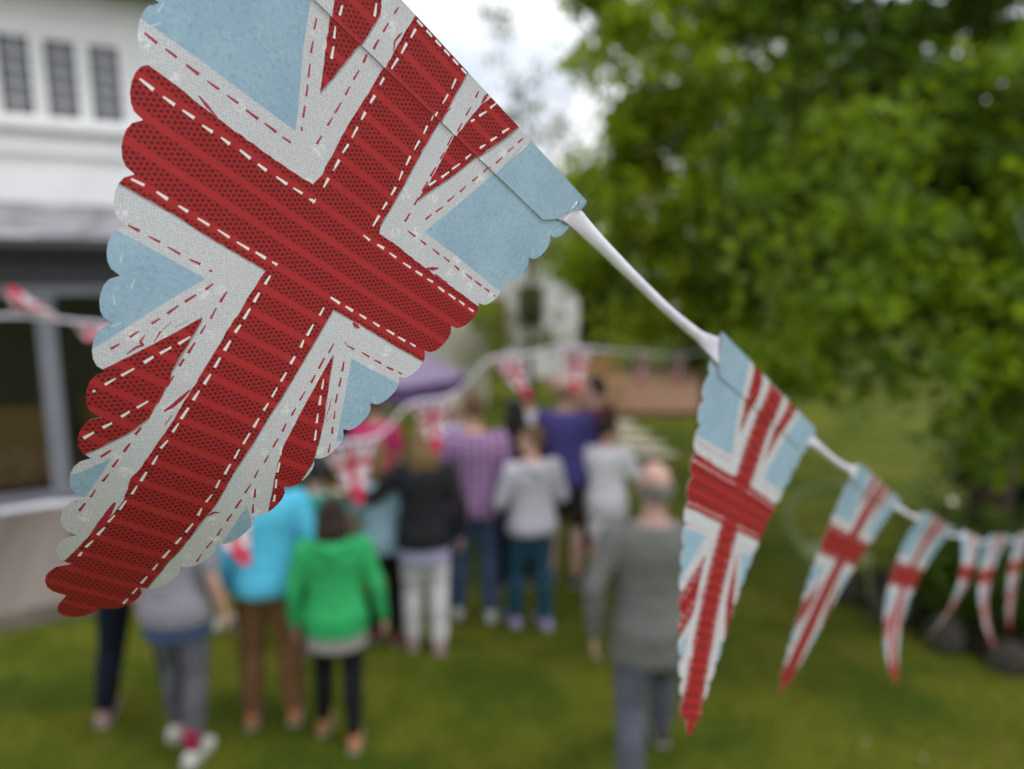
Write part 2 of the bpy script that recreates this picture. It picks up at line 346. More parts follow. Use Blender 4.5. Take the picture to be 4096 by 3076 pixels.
d=MB().bbox(.35,1.25,-.04,-.003,.02,2.05,.01).build('door',M_RED,ct); MB().ellipsoid((1.15,-.07,1.0),(.03,.03,.03),8,6).build('handle',M_DARKG,d)
M_FENCE=plain('cream_paint',(.66,.62,.52),.7,.25,.08)
fc=empty('picket_fence',(-2.3,14.2,0),R(4)); tag(fc,'cream picket fence with upright pales right of the big hanging pennant','fence')
pm=MB(); pm.add([(0,0,.05),(.085,0,.05),(.085,.022,.05),(0,.022,.05),(0,0,1.58),(.085,0,1.58),(.085,.022,1.58),(0,.022,1.58),(.0425,0,1.67),(.0425,.022,1.67)],[(3,2,1,0),(0,1,5,8,4),(2,3,7,9,6),(1,2,6,9,8,5),(3,0,4,8,9,7)])
p0=pm.build('pale',M_FENCE,fc)
for k in range(1,14): p=p0.copy(); COL.objects.link(p); p.parent=fc; p.location=(k*.125,RNG.uniform(-.004,.004),RNG.uniform(-.012,.012)); p.rotation_euler=(0,RNG.uniform(-.012,.012),0)
for z in (.4,1.3): MB().box(-.05,1.78,.024,.06,z,z+.08).build('rail',M_FENCE,fc)
for x in (-.14,1.72): MB().bbox(x,x+.1,.062,.16,0,1.75,.01).build('post',M_FENCE,fc)
M_LIL=plain('lavender_canvas',(.26,.20,.31),.85,.2,.06,3); M_PURP=plain('purple_canvas',(.10,.055,.15),.85,.2,.08,3)
pa=empty('garden_parasol',(-1.62,9.0,0)); tag(pa,'low lavender garden parasol with purple valance behind the crowd','parasol')
MB().tube([(0,0,.05),(0,0,1.72)],.022,10,round_ends=False).build('pole',M_WHITEP,pa)
MB().loft([MB().ering((0,0,z),r,r,20) for z,r in ((0,.24),(.05,.24),(.07,.08),(.14,.05))]).build('base',M_DARKG,pa)
NP_=8; rr=1.02
for k in range(NP_):
    a0,a1=2*PI*k/NP_,2*PI*(k+1)/NP_; am=(a0+a1)/2
    q=lambda a,r,z:(r*math.cos(a),r*math.sin(a),z)
    cols=[]
    for i,(r,z) in enumerate(((.02,1.76),(.35,1.70),(.7,1.58),(rr,1.42))):
        cols.append([q(a0,r,z),q(am,r*.965,z-.012*i),q(a1,r,z)])
    m=MB(); m.loft(cols,False,False); lo=[[ (x,y,z-.006) for x,y,z in c] for c in cols]; m.loft(lo,False,False); m.build('panel',M_LIL,pa)
    vl=[[q(a0,rr,1.42),q(am,rr*.965,1.384),q(a1,rr,1.42)],[q(a0,rr+.01,1.22),q(am,rr*.97,1.20),q(a1,rr+.01,1.22)]]
    m=MB(); m.loft(vl,False,False); m.loft([[(x*.994,y*.994,z) for x,y,z in c] for c in vl],False,False); m.build('valance',M_PURP,pa)
    MB().tube([q(a0,.03,1.72),q(a0,.98,1.405)],.007,5,round_ends=False).build('rib',M_DARKG,pa)
MB().ellipsoid((0,0,1.785),(.035,.035,.05),8,6).build('finial',M_WHITEP,pa)
# tan timber post and board by the terrace
M_TAN=plain('tan_timber',(.42,.25,.11),.8,.2,.2,5)
bn=empty('garden_bench',(1.75,14.6,.012),R(12)); tag(bn,'tan wooden garden bench on the gravel terrace','bench')
for i in range(4): MB().bbox(-.55,.55,-.22+i*.11,-.13+i*.11,.42,.45,.005).build('seat_slat',M_TAN,bn)
for i in range(3): MB().bbox(-.55,.55,.235,.26,.56+i*.14,.66+i*.14,.005).build('back_slat',M_TAN,bn)
for x in (-.52,.46): 
    MB().bbox(x,x+.06,-.22,-.16,0,.418,.005).build('leg',M_TAN,bn); MB().bbox(x,x+.06,.17,.23,0,1.0,.005).build('leg',M_TAN,bn)
    MB().bbox(x,x+.06,-.24,.168,.60,.64,.005).build('armrest',M_TAN,bn)

# ------------------------------------------------------------------ pale green garden chair and the planted bed on the right
M_MINT=plain('pale_green_metal',(.15,.19,.06),.5,.4,.12,9)
gc=empty('garden_chair',(2.62,5.5,0),R(-12)); tag(gc,'pale green metal garden chair with hooped back behind the third pennant','chair')
hoop=[(.34*math.cos(a),.20+.05*math.sin(a),(.64+.29*math.sin(a))) for a in np.linspace(-.75,PI+.75,29)]
MB().tube(hoop,.040,8).build('back_hoop',M_MINT,gc)
for k in (-.35,.35): MB().tube([(k*.36,.20,.44),(k*.44,.235,(.62+.29*math.sqrt(max(0,1-(k*.44/.34)**2))))],.008,6).build('back_rod',M_MINT,gc)
MB().loft([MB().ering((0,0,z),r,r*.92,24) for z,r in ((.425,.26),(.432,.275),(.445,.275),(.452,.26))]).build('seat',M_MINT,gc)
for x,y in ((-.2,-.18),(.2,-.18),(-.2,.17),(.2,.17)): MB().tube([(x,y,.43),(x*1.25,y*1.3,.012)],.013,7).build('leg',M_MINT,gc)
M_SOIL=plain('dark_soil',(.018,.014,.010),.95,.1,.3,7,bump=.8,bscale=30)
M_ROCK=plain('mossy_rock',(.05,.045,.035),.9,.15,.35,6,bump=.5,bscale=25)
bx=[(2.75,5.6),(3.2,4.75),(3.8,4.15),(5.2,3.4),(7,4),(7,7.2),(4.4,6.7),(3.05,6.05)]
tag(mobj('planting_bed',[(x,y,.012) for x,y in bx],[tuple(range(len(bx)))],M_SOIL),'dark soil bed under the trees on the right','flower bed',kind='structure')
def rock(loc,s,seed):
    rg=np.random.default_rng(seed); bm=bmesh.new(); bmesh.ops.create_icosphere(bm,subdivisions=2,radius=1)
    ax=rg.normal(size=(6,3)); ax/=np.linalg.norm(ax,axis=1)[:,None]
    for v in bm.verts:
        p=np.array(v.co)
        for a in ax:
            d=p@a
            if d>.72: p=p-a*(d-.72)
        v.co=Vector(p*np.array(s)*(1+.05*rg.normal()))
    me=bpy.data.meshes.new('rock'); bm.to_mesh(me); bm.free(); me.materials.append(M_ROCK); o=bpy.data.objects.new('rock',me); COL.objects.link(o)
    o.location=(loc[0],loc[1],s[2]*.55); o.rotation_euler=(0,0,rg.uniform(0,6)); return o
for i,(x,y,s) in enumerate([(2.78,5.62,(.17,.13,.13)),(2.95,5.25,(.2,.15,.16)),(3.15,4.85,(.19,.15,.14)),(3.42,4.55,(.19,.15,.12)),(3.72,4.3,(.13,.12,.09)),(2.85,6.05,(.16,.14,.14))]):
    tag(rock((x,y),s,i),['mossy rock second from the garden chair in the bed edge','large mossy rock third from the garden chair','mossy rock in the middle of the bed edging','biggest mossy rock edging the bed under the far pennants','mossy rock edging the bed at the right border of the photo','mossy rock nearest the garden chair, far end of the edging'][i],'rock','mossy rocks edging the bed')
# ------------------------------------------------------------------ trees and shrubs
M_BARK=plain('bark',(.075,.055,.038),.95,.1,.35,12,bump=.8,bscale=40)
M_LF_A=leafmat('leaf_fresh',(.13,.19,.010),(.38,.48,.028),.58)
M_LF_B=leafmat('leaf_dark',(.022,.052,.006),(.14,.225,.018),.48)
M_LF_M=leafmat('leaf_mid',(.06,.11,.007),(.25,.36,.02),.52)
M_LF_C=leafmat('leaf_hedge',(.010,.022,.005),(.04,.065,.010),.25)
M_LF_D=leafmat('leaf_pale',(.08,.11,.02),(.22,.26,.06),.45)
M_BLOS=plain('cream_petal',(.62,.53,.45),.7,.2,.1)
def foliage(blobs,n,size,sig,per=60,seed=1):
    rg=np.random.default_rng(seed); vol=np.array([b[1][0]*b[1][1]*b[1][2] for b in blobs])**.8; vol/=vol.sum()
    cen=[]; tot=0
    for b,w in zip(blobs,vol):
        k=max(2,int(n*w/per)); u=rg.normal(size=(k,3)); u/=np.linalg.norm(u,axis=1)[:,None]
        r=rg.uniform(.15,1,(k,1))**.45; cen.append(np.array(b[0])+u*r*np.array(b[1]))
    cen=np.concatenate(cen); m=len(cen)*per
    csig=sig*rg.uniform(.55,1.5,(len(cen),1,1))
    p=(cen[:,None,:]+rg.normal(size=(len(cen),per,3))*csig*np.array([1,1,.75])).reshape(-1,3)
    d=rg.normal(size=(m,3)); d[:,2]-=.35; d/=np.linalg.norm(d,axis=1)[:,None]
    nn=rg.normal(size=(m,3))*.8; nn[:,2]+=1.; nn-=d*(nn*d).sum(1)[:,None]; nn/=np.linalg.norm(nn,axis=1)[:,None]
    side=np.cross(d,nn); s=size*rg.uniform(.55,1.3,(m,1))
    v=np.stack([p,p+d*s*.5+side*s*.3+nn*s*.1,p+d*s,p+d*s*.5-side*s*.3+nn*s*.1],1).reshape(-1,3)
    i=np.arange(m)[:,None]*4
    f=np.concatenate([i+[0,1,2],i+[0,2,3]],1).reshape(-1,3)
    return v,f,cen
def tree(name,label,cat,base,h,tr,blobs,n,size,sig,mat,seed,limbs=14,per=60,group=None):
    t=empty(name,base); tag(t,label,cat,group); rg=random.Random(seed)
    v,f,cen=foliage(blobs,n,size,sig,per,seed); b=np.array(base)
    crown=npmesh('crown',v-b,f,mat,t)
    m=MB(); top=Vector((rg.uniform(-.1,.1),rg.uniform(-.1,.1),h))
    m.tube([(0,0,-.05),(rg.uniform(-.05,.05),rg.uniform(-.05,.05),h*.5),top],[tr*1.35,tr,tr*.75],10,round_ends=False)
    idx=list(range(len(cen))); rg.shuffle(idx)
    for k in idx[:limbs]:
        c=Vector(cen[k]-b); s=Vector((0,0,h*rg.uniform(.6,1))); mid=s.lerp(c,.5)+Vector((0,0,.12*(c-s).length))
        m.tube([s,mid,c],[tr*.5,tr*.3,tr*.1],6,round_ends=False)
        for q in range(2):
            e=c+Vector((rg.uniform(-.5,.5),rg.uniform(-.5,.5),rg.uniform(-.3,.4)))*sig*3; m.tube([mid,(mid+e)/2+Vector((0,0,.05)),e],[tr*.22,tr*.14,tr*.05],5,round_ends=False)
    m.build('trunk',M_BARK,t,True)
    return t,cen
TA,cenA=tree('garden_tree','fresh green tree with cream blossom right of the hanging pennant','tree',(2.7,9.6,0),2.0,.11,
  [((1.55,9.3,3.2),(.85,.9,1.3)),((2.6,9.5,3.4),(1.2,1.1,1.7)),((2.3,9.4,5.2),(1.3,1.0,1.1)),((3.4,9.6,5.0),(1.2,1.,1.3)),((1.25,9.2,4.0),(.45,.6,.7)),((2.3,9.2,2.0),(.9,.7,.5)),((3.3,9.0,2.4),(.8,.8,.9)),((1.45,9.2,5.9),(.9,.7,.55)),((2.6,9.2,6.3),(1.0,.7,.5)),((1.0,9.2,5.1),(.35,.4,.4)),((.98,9.2,2.9),(.28,.3,.4)),((.9,9.1,6.2),(.35,.3,.3))],20000,.17,.17,M_LF_A,3,22,110)
TB,cenB=tree('apple_tree','large dark leafy tree overhanging the far right of the lawn','tree',(4.4,6.3,0),1.9,.16,
  [((3.3,6.0,4.1),(1.3,1.0,1.5)),((4.4,6.2,4.4),(1.5,1.2,1.7)),((2.6,6.0,4.9),(.7,.8,.8)),((3.0,6.2,2.9),(1.1,.8,.8)),((3.9,5.8,2.9),(1.2,.9,.8)),((2.2,6.1,3.2),(.5,.6,.7))],20000,.14,.13,M_LF_B,5,24,100)
TC,cenC=tree('rose_bush','near leafy bush with single pale blooms above the far pennants','bush',(4.35,4.9,0),1.5,.05,
  [((2.2,4.6,2.6),(.75,.6,.6)),((3.0,4.5,2.5),(.8,.6,.8)),((1.85,4.7,2.2),(.5,.5,.3)),((2.75,4.2,2.0),(.6,.45,.3)),((3.2,4.35,1.6),(.4,.35,.35)),((3.3,4.8,3.6),(.7,.5,.6)),((2.2,4.9,3.4),(.6,.5,.5))],5600,.12,.11,M_LF_M,8,14,36)
tree('hedge_tree','dark evergreen at the left end of the row behind the gravel terrace','tree',(2.4,20.6,0),1.2,.14,[((2.4,20.5,2.2),(1.5,.9,1.8)),((1.6,20.4,1.4),(.9,.7,1.2))],9000,.16,.3,M_LF_C,11,8,group='dark evergreens behind the terrace')
tree('hedge_tree','tall dark evergreen in the middle of the row behind the gravel terrace','tree',(5.2,20.2,0),1.4,.16,[((5.0,20,2.4),(1.8,.9,2.2)),((5.6,20.2,4.0),(1.4,.9,1.4))],10000,.16,.3,M_LF_C,12,8,group='dark evergreens behind the terrace')
tree('hedge_tree','dark evergreen at the right end of the row behind the gravel terrace','tree',(8.2,18.5,0),1.4,.16,[((7.6,18.3,2.3),(1.9,.9,2.2)),((9.2,18.5,3.6),(1.8,.9,2.2)),((6.2,17.5,1.2),(1.2,.7,1.1))],12000,.16,.3,M_LF_C,13,8,group='dark evergreens behind the terrace')
tree('border_shrub','dark shrub at the foot of the large overhanging tree','shrub',(5.3,7.2,0),.5,.05,[((5.2,7.2,.6),(.7,.6,.55)),((5.7,6.6,.8),(.8,.6,.7))],7000,.08,.14,M_LF_C,14,8)
tree('border_shrub','low dark shrub in the bed beneath the farthest pennants','shrub',(4.2,5.2,0),.35,.04,[((4.1,5.1,.45),(.7,.5,.4)),((3.5,5.4,.3),(.4,.35,.28))],5000,.07,.12,M_LF_B,15,8)
tree('birch_tree','thin pale tree with sparse leaves against the white sky','tree',(.35,13.2,0),3.6,.04,[((.15,13,5.7),(.45,.5,.5)),((-.35,13,6.8),(.3,.4,.5)),((.75,13.1,5.0),(.5,.5,.35)),((1.0,13,4.2),(.6,.5,.5)),((.6,13,3.4),(.5,.5,.5)),((1.4,13,6.4),(.5,.5,.4))],1500,.12,.16,M_LF_D,16,9,30)
tree('lilac_shrub','thin yellow green shrub in front of the white cottage','shrub',(.2,14.3,0),1.0,.02,[((.1,14.2,1.7),(.9,.5,.55)),((-.5,14.2,1.35),(.5,.4,.5)),((.9,14.3,1.3),(.5,.4,.7)),((.4,14.2,2.35),(.35,.35,.25))],1300,.10,.13,M_LF_D,17,8,30)
tree('laurel_shrub','round green shrub between the fence and the white cottage','shrub',(-.9,15.2,0),.7,.05,[((-.75,15.2,1.0),(.45,.4,.9)),((-.6,15.1,1.9),(.3,.3,.35))],3000,.09,.14,M_LF_A,18,6,40)
# single pale blooms showing in the foliage
def bloom_mesh(name,s,mat):
    m=MB()
    for k in range(5):
        a=2*PI*k/5; c,sn=math.cos(a),math.sin(a)
        pts=[(0,0,0),(.45,.32,.12),(.95,.2,.3),(1,0,.32),(.95,-.2,.3),(.45,-.32,.12)]
        m.add([((x*c-y*sn)*s,(x*sn+y*c)*s,z*s) for x,y,z in pts],[(0,1,2,3),(0,3,4,5)])
    m.ellipsoid((0,0,.1*s),(.22*s,.22*s,.14*s),8,6)
    o=m.build(name,mat); d=o.data; bpy.data.objects.remove(o); return d
BL=bloom_mesh('blossom',.045,M_BLOS)
def bloom(t,p,d=None,sc=1.):
    o=bpy.data.objects.new('blossom',d or BL); COL.objects.link(o); o.parent=t; o.location=Vector(p)-t.location; o.scale=(sc,sc,sc)
    v=(Vector((0,0,CAM_H))-Vector(p)).normalized()+Vector((random.uniform(-.5,.5),random.uniform(-.5,.5),random.uniform(-.2,.6)))
    o.rotation_euler=v.to_track_quat('Z','Y').to_euler()
for p in [(1.355,8.2,4.92),(1.069,8.3,4.03),(2.05,8.3,3.15),(1.9,8.4,2.3),(1.5,8.3,3.5),(1.8,8.3,3.9),(2.5,8.3,4.4)]: bloom(TA,p,None,1.25)
for p in [(2.55,5.2,3.5),(3.55,5.1,3.05)]: bloom(TB,p,None,.9)
for p in [(2.40,3.74,1.46),(2.9,3.9,2.75)]: bloom(TC,p,None,.5)
# daisies in the lawn
M_DAISY=plain('daisy_petal',(.75,.72,.68),.7,.2,.05); DA=bloom_mesh('daisy',.009,M_DAISY)
for i,(x,y) in enumerate([(2.03,3.72),(2.28,3.58),(1.12,3.95)]):
    o=bpy.data.objects.new('daisy',DA); COL.objects.link(o); o.location=(x,y,.03)
    tag(o,['single white daisy in the lawn below the fourth pennant','white daisy nearest the right edge of the lawn','white daisy in the lawn right of the man in grey'][i],'daisy','daisies in the lawn')
# ------------------------------------------------------------------ people
SKIN=[plain('skin_fair',(.56,.32,.24),.6,.3,.06,9),plain('skin_pink',(.48,.29,.245),.6,.3,.08,9)]
def cloth(name,c,var=.08,bump=.25): 
    t=NT(name); v=t.coord(); f=t.step(t.noise(5,4,.6,v),.3,.7); t.color(t.mix(f,tuple(x*(1-var) for x in c),tuple(min(1,x*(1+var)) for x in c)))
    t.bump(t.noise(6,3,.55,v),bump*2.4,.06); return t.fin(.9,.12)
def striped(name,c0,c1,pz,duty=.5,px=None,cx=None):
    t=NT(name); s=t.n('ShaderNodeSeparateXYZ'); t.l(t.coord(),s.inputs[0])
    f=t.math('LESS_THAN',t.math('FRACT',t.math('DIVIDE',s.outputs['Z'],pz)),duty); c=t.mix(f,c0,c1)
    if px:
        g=t.math('LESS_THAN',t.math('FRACT',t.math('DIVIDE',s.outputs['X'],px)),duty); c=t.mix(t.math('MULTIPLY',g,.75),c,cx)
    t.color(c); t.bump(t.noise(6,3,.55,t.coord()),.6,.06); return t.fin(.9,.12)
EYE=plain('eye',(.03,.02,.015),.2,.5,.02)
HAIRM={}
def hairm(c):
    if c not in HAIRM: HAIRM[c]=plain('hair',c,.6,.3,.3,30,bump=.4,bscale=80)
    return HAIRM[c]
TOR=[(.84,.168,.112,0),(.93,.176,.118,-.005),(1.02,.162,.108,0),(1.12,.150,.102,.004),(1.22,.160,.108,.004),(1.32,.176,.115,0),(1.40,.172,.104,-.004),(1.445,.125,.085,-.006),(1.475,.072,.066,-.004)]
def torso(m,z0,z1,off,flare=0.,wx=1.):
    rs=[]; zs=[z0]+[t[0] for t in TOR if z0+.01<t[0]<z1-.01]+[z1]
    for z in zs:
        rx=np.interp(z,[t[0] for t in TOR],[t[1] for t in TOR]); ry=np.interp(z,[t[0] for t in TOR],[t[2] for t in TOR]); yo=np.interp(z,[t[0] for t in TOR],[t[3] for t in TOR])
        fl=flare*max(0,(z0+.35-z)/.35); rs.append(m.ering((0,yo,z),rx*wx+off+fl,ry*wx+off+fl,18))
    m.loft(rs)
def person(label,loc,h,yaw,top,legs,hair,skin=0,shoes=None,arms=None,feet=None,headyaw=0,wide=1.,sleeve='long',hem=.80,legw='trousers',hairstyle='short',hood=False,under=None,sock=None):
    """figure in metres for a 1.75 m adult, facing +Y, then scaled to its height"""
    t=empty('person',(loc[0],loc[1],0),R(yaw)); k=h/1.75; t.scale=(k,k,k); tag(t,label,'person','people standing on the lawn')
    sk=SKIN[skin]
    sh=[Vector((s*.18*wide,-.005,1.405)) for s in (-1,1)]
    A=arms or {}
    el=[Vector(A.get('le',(-.235*wide-.01,-.03,1.13))),Vector(A.get('re',(.235*wide+.01,-.03,1.13)))]
    wr=[Vector(A.get('lw',(-.25*wide-.01,.05,.88))),Vector(A.get('rw',(.25*wide+.01,.05,.88)))]
    ft=feet or ((-.11,0),(.11,0)); hip=[Vector((s*.09,0,.90)) for s in (-1,1)]
    an=[Vector((ft[i][0],ft[i][1],.085+(ft[i][2] if len(ft[i])>2 else 0))) for i in (0,1)]
    kn=[hip[i].lerp(an[i],.5)+Vector((0,.035+.12*abs(an[i].y),.02)) for i in (0,1)]
    hc=Vector((0,.015,1.635)); hm=Matrix.Rotation(R(headyaw),3,'Z')
    def H(x,y,z): return hc+hm@Vector((x,y,z))
    m=MB(); torso(m,.84,1.475,0,0,wide)
    m.tube([(0,-.012,1.42),(0,0,1.50),(0,.008,1.56)],[.066,.054,.056],12)
    for i in (0,1):
        m.tube([sh[i]+Vector((0,0,-.005)),sh[i].lerp(el[i],.55),el[i]],[.056,.047,.040],10); m.tube([el[i],el[i].lerp(wr[i],.4),wr[i]],[.041,.038,.026],10)
        m.tube([hip[i]+Vector((0,0,-.02)),hip[i].lerp(kn[i],.5),kn[i]],[.092,.077,.055],12); m.tube([kn[i],kn[i].lerp(an[i],.35)+Vector((0,-.015,0)),an[i]],[.055,.056,.037],12)
        m.tube([an[i]+Vector((0,-.03,-.03)),an[i]+Vector((0,.05,-.045)),an[i]+Vector((0,.15,-.06))],[.036,.036,.024],10)
        # hand: palm, four fingers of unequal length and a thumb leaving the side of the palm
        d=(wr[i]-el[i]).normalized(); fw=Vector((0,1,0)); fw=(fw-d*fw.dot(d)).normalized(); sd=d.cross(fw); inn=sd if sd.x*(-1 if i else 1)>0 else -sd
        pc=wr[i]+d*.05; m.tube([wr[i]+d*.005,pc,wr[i]+d*.092],[.026,.034,.032],10,.55,up=fw)
        for q,ln in zip((-.024,-.008,.008,.024),(.062,.075,.080,.070)):
            b=wr[i]+d*.088+fw*q; m.tube([b,b+d*ln*.5+inn*.008,b+d*ln*.9+inn*.028],[.0098,.0092,.0078],6)
        b=wr[i]+d*.035+fw*.026; m.tube([b,b+fw*.024+d*.028+inn*.008,b+fw*.028+d*.06+inn*.016],[.0115,.011,.009],6)
    # head: skull, jaw, nose, brow, ears
    rings=[]
    for z,rx,ry,yo in ((-.118,.030,.035,.045),(-.105,.050,.055,.035),(-.07,.060,.075,.022),(-.03,.068,.090,.006),(.01,.073,.097,0),(.05,.074,.098,-.004),(.085,.062,.083,-.006),(.107,.040,.054,-.006),(.116,.014,.020,-.006)):
        rings.append([tuple(H(rx*math.cos(2*PI*a/16),yo+ry*math.sin(2*PI*a/16),z)) for a in range(16)])
    m.loft(rings)
    m.tube([H(0,.088,.018),H(0,.106,-.012),H(0,.112,-.026)],[.010,.013,.014],8); m.tube([H(-.03,.088,.032),H(0,.094,.03),H(.03,.088,.032)],.009,6)
    m.tube([H(-.018,.083,-.062),H(0,.092,-.062),H(.018,.083,-.062)],.0085,6)
    for s in (-1,1): m.tube([H(s*.074,-.012,.022),H(s*.083,-.016,.0),H(s*.076,-.008,-.03)],[.012,.014,.010],8)
    body=m.remesh('body',sk,t,.0125,2)
    for s in (-1,1): MB().ellipsoid(tuple(H(s*.031,.0855,.008)),(.011,.008,.008),8,6).build('eye',EYE,body,True)
    # hair
    if hairstyle!='none':
        hmn=MB(); rings=[]
        low={'short':-.02,'long':-.03,'fringe':-.035}[hairstyle]
        if hairstyle=='fringe':
            for s in np.linspace(-2.2,2.2,9):
                a=-PI/2+s*.62; hmn.tube([H(.073*math.cos(a),.096*math.sin(a)-.004,.03),H(.071*math.cos(a),.093*math.sin(a)-.002,-.045)],[.012,.014],7)
        else:
            for z,sx,sy in ((low,.074,.082),(.0,.081,.098),(.045,.0835,.104),(.09,.072,.092),(.12,.048,.062),(.132,.016,.022)):
                y0=-.016; rings.append([tuple(H(sx*math.cos(2*PI*a/16),y0+sy*math.sin(2*PI*a/16)-(.028 if z<.02 and math.sin(2*PI*a/16)>.2 else 0)*2.2,z)) for a in range(16)])
            hmn.loft(rings); hmn.tube([H(-.05,-.07,0),H(0,-.088,-.03),H(.05,-.07,0)],[.03,.036,.03],8)
            if hairstyle=='long':
                for x,l in ((-.066,.22),(-.036,.29),(0,.31),(.036,.29),(.066,.22)):
                    hmn.tube([H(x,-.055-.03*(1-abs(x)/.07),.03),H(x*1.15,-.085-.02*(1-abs(x)/.07),-.1),H(x*1.2,-.092,-.02-l)],[.03,.038,.018],8)
        hmn.remesh('hair',hairm(hair),t,.012,3)
    # top
    m=MB(); torso(m,hem,1.462,.022,.018,wide)
    for i in (0,1):
        if sleeve=='long':
            m.tube([sh[i],sh[i].lerp(el[i],.5),el[i]],[.076,.066,.058],10); m.tube([el[i],el[i].lerp(wr[i],.5),wr[i]+(el[i]-wr[i])*.04],[.058,.052,.040],10)
        else: m.tube([sh[i],sh[i].lerp(el[i],.4),sh[i].lerp(el[i],.78)],[.076,.068,.066],10)
    if sleeve=='long' and hood: 
        for i in (0,1): m.tube([wr[i]+(el[i]-wr[i])*.16,wr[i]+(el[i]-wr[i])*.03],[.046,.042],10)
    shirt=m.remesh('jacket' if sleeve=='long' and not hood and hem<.82 else 'shirt',top,t,.015,4)
    if hood:
        m=MB(); m.tube([(-.115,.02,1.43),(-.10,-.075,1.44),(0,-.125,1.415),(.10,-.075,1.44),(.115,.02,1.43)],[.036,.05,.058,.05,.036],10); m.tube([(0,-.115,1.42),(0,-.135,1.33)],[.06,.03],10)
        m.remesh('hood',top,shirt,.014,4)
    else: MB().tube([(.066*math.cos(a),-.004+.062*math.sin(a),1.472+.006*math.sin(a)) for a in np.linspace(0,2*PI,17)],.011,6,round_ends=False).build('collar',top,shirt,True)
    if under is not None:
        m=MB(); torso(m,hem-.10,hem+.05,.016,.012,wide); m.remesh('undershirt',under,t,.015,3)
    # legs
    m=MB(); torso(m,.83,1.0,.010,0,wide); lw={'trousers':(.106,.095,.082,.076,.066),'leggings':(.104,.090,.072,.070,.052),'shorts':(.105,.100,.09,0,0)}[legw]
    for i in (0,1):
        a=hip[i]+Vector((0,0,-.02)); 
        if legw=='shorts': e=a.lerp(kn[i],.86); m.tube([a,a.lerp(e,.5),e],[lw[0],lw[1],lw[2]],12)
        else:
            e=kn[i].lerp(an[i],.95); m.tube([a,a.lerp(kn[i],.5),kn[i]],lw[:3],12); m.tube([kn[i],kn[i].lerp(e,.45)+Vector((0,-.012,0)),e],[lw[2],lw[3],lw[4]],12)
    m.remesh(legw,legs,t,.015,3)
    for i in (0,1):
        m=MB(); b=an[i]+Vector((0,0,-.085)); w=.048
        rg=[]
        for y,ww,z1 in ((-.085,.022,.05),(-.07,.038,.085),(-.02,.043,.098),(.05,.045,.082),(.12,.05,.06),(.17,.044,.048),(.198,.02,.03)):
            rg.append([(b.x+ww*math.cos(a)*1.,b.y+y,b.z+.004+z1*.5+z1*.5*math.sin(a)) for a in np.linspace(0,2*PI,13)[:-1]])
        m.loft(rg); so_=m.build('shoe',shoes or M_SHOE,t,True)
        m=MB(); m.loft([[(b.x+ww*1.06*s,b.y+y,b.z+z) for s,z in ((-1,.002),(1,.002),(1,.02),(-1,.02))] for y,ww in ((-.09,.03),(-.04,.042),(.05,.044),(.13,.05),(.185,.036),(.2,.02))]); m.build('sole',M_SOLE,so_)
        if sock is not None: MB().tube([an[i]+Vector((0,-.005,-.005)),an[i]+Vector((0,-.006,.10))],[.042,.047],12).build('sock',sock,t,True)
    return t
M_SHOE=plain('dark_shoe',(.03,.025,.025),.5,.35,.1); M_SOLE=plain('shoe_sole',(.35,.33,.3),.7,.2,.08)
sh_brown=plain('tan_shoe',(.34,.14,.06),.6,.3,.12); sh_mar=plain('maroon_shoe',(.16,.015,.04),.6,.3,.1); sh_pur=plain('lilac_trainer',(.34,.28,.52),.6,.3,.2,14); sh_pale=plain('pale_trainer',(.45,.47,.42),.6,.3,.2,14); sh_pink=plain('pink_shoe',(.34,.21,.20),.6,.3,.1)
c_grey=cloth('grey_wool',(.14,.143,.133)); c_greytr=cloth('slate_trousers',(.105,.11,.14)); c_green=cloth('green_fleece',(.035,.36,.12)); c_black=cloth('black_cloth',(.012,.012,.014)); c_lgrey=cloth('pale_grey_jersey',(.46,.45,.50)); c_turq=cloth('turquoise_cotton',(.10,.50,.72)); c_brown=cloth('brown_chino',(.16,.085,.04)); c_navy=cloth('navy_cloth',(.012,.016,.028)); c_denim=cloth('blue_denim',(.055,.085,.16),.2); c_teald=cloth('teal_denim',(.02,.065,.10),.2); c_white=cloth('white_cotton',(.72,.70,.74)); c_char=cloth('charcoal_knit',(.022,.022,.025)); c_sky=cloth('pale_blue_cotton',(.36,.52,.62)); c_purp=cloth('indigo_cotton',(.07,.06,.21)); c_pink=cloth('hot_pink_cotton',(.52,.04,.14)); c_teal=cloth('jade_cotton',(.03,.30,.22)); c_red=cloth('dull_red_cotton',(.12,.03,.03)); c_mag=cloth('magenta_knit',(.25,.01,.05)); c_und=cloth('grey_marl',(.30,.28,.27)); c_khaki=cloth('dark_khaki',(.035,.03,.025)); c_gtr=cloth('grey_leggings',(.10,.10,.115)); c_wtr=cloth('white_jeans',(.62,.60,.62)); c_lil=cloth('lilac_cotton',(.42,.40,.60)); c_beige=cloth('beige_cotton',(.32,.25,.18))
c_plaid=striped('plaid_shirt',(.38,.28,.44),(.27,.15,.30),.06,.45,.062,(.20,.08,.18)); c_stripe=striped('striped_jersey',(.30,.29,.33),(.185,.18,.22),.042,.5)
person('balding man in long grey jacket walking away beside the second pennant',(.70,3.36),1.77,-3,c_grey,c_greytr,(.16,.15,.14),1,M_SHOE,{'le':(-.29,-.06,1.14),'lw':(-.28,-.02,.88),'re':(.29,-.02,1.13),'rw':(.28,.10,.9)},((-.09,-.08),(.14,.42,.02)),5,1.03,'long',.76,'trousers','fringe')
person('long haired girl in bright green hooded top and black leggings',(-1.00,3.80),1.46,8,c_green,c_black,(.025,.014,.010),0,sh_brown,{'le':(-.27,-.03,1.12),'lw':(-.28,.03,.86),'re':(.28,-.02,1.12),'rw':(.31,.04,.86)},((-.13,.12),(.10,-.10)),0,1.06,'long',.80,'leggings','long',True,c_und)
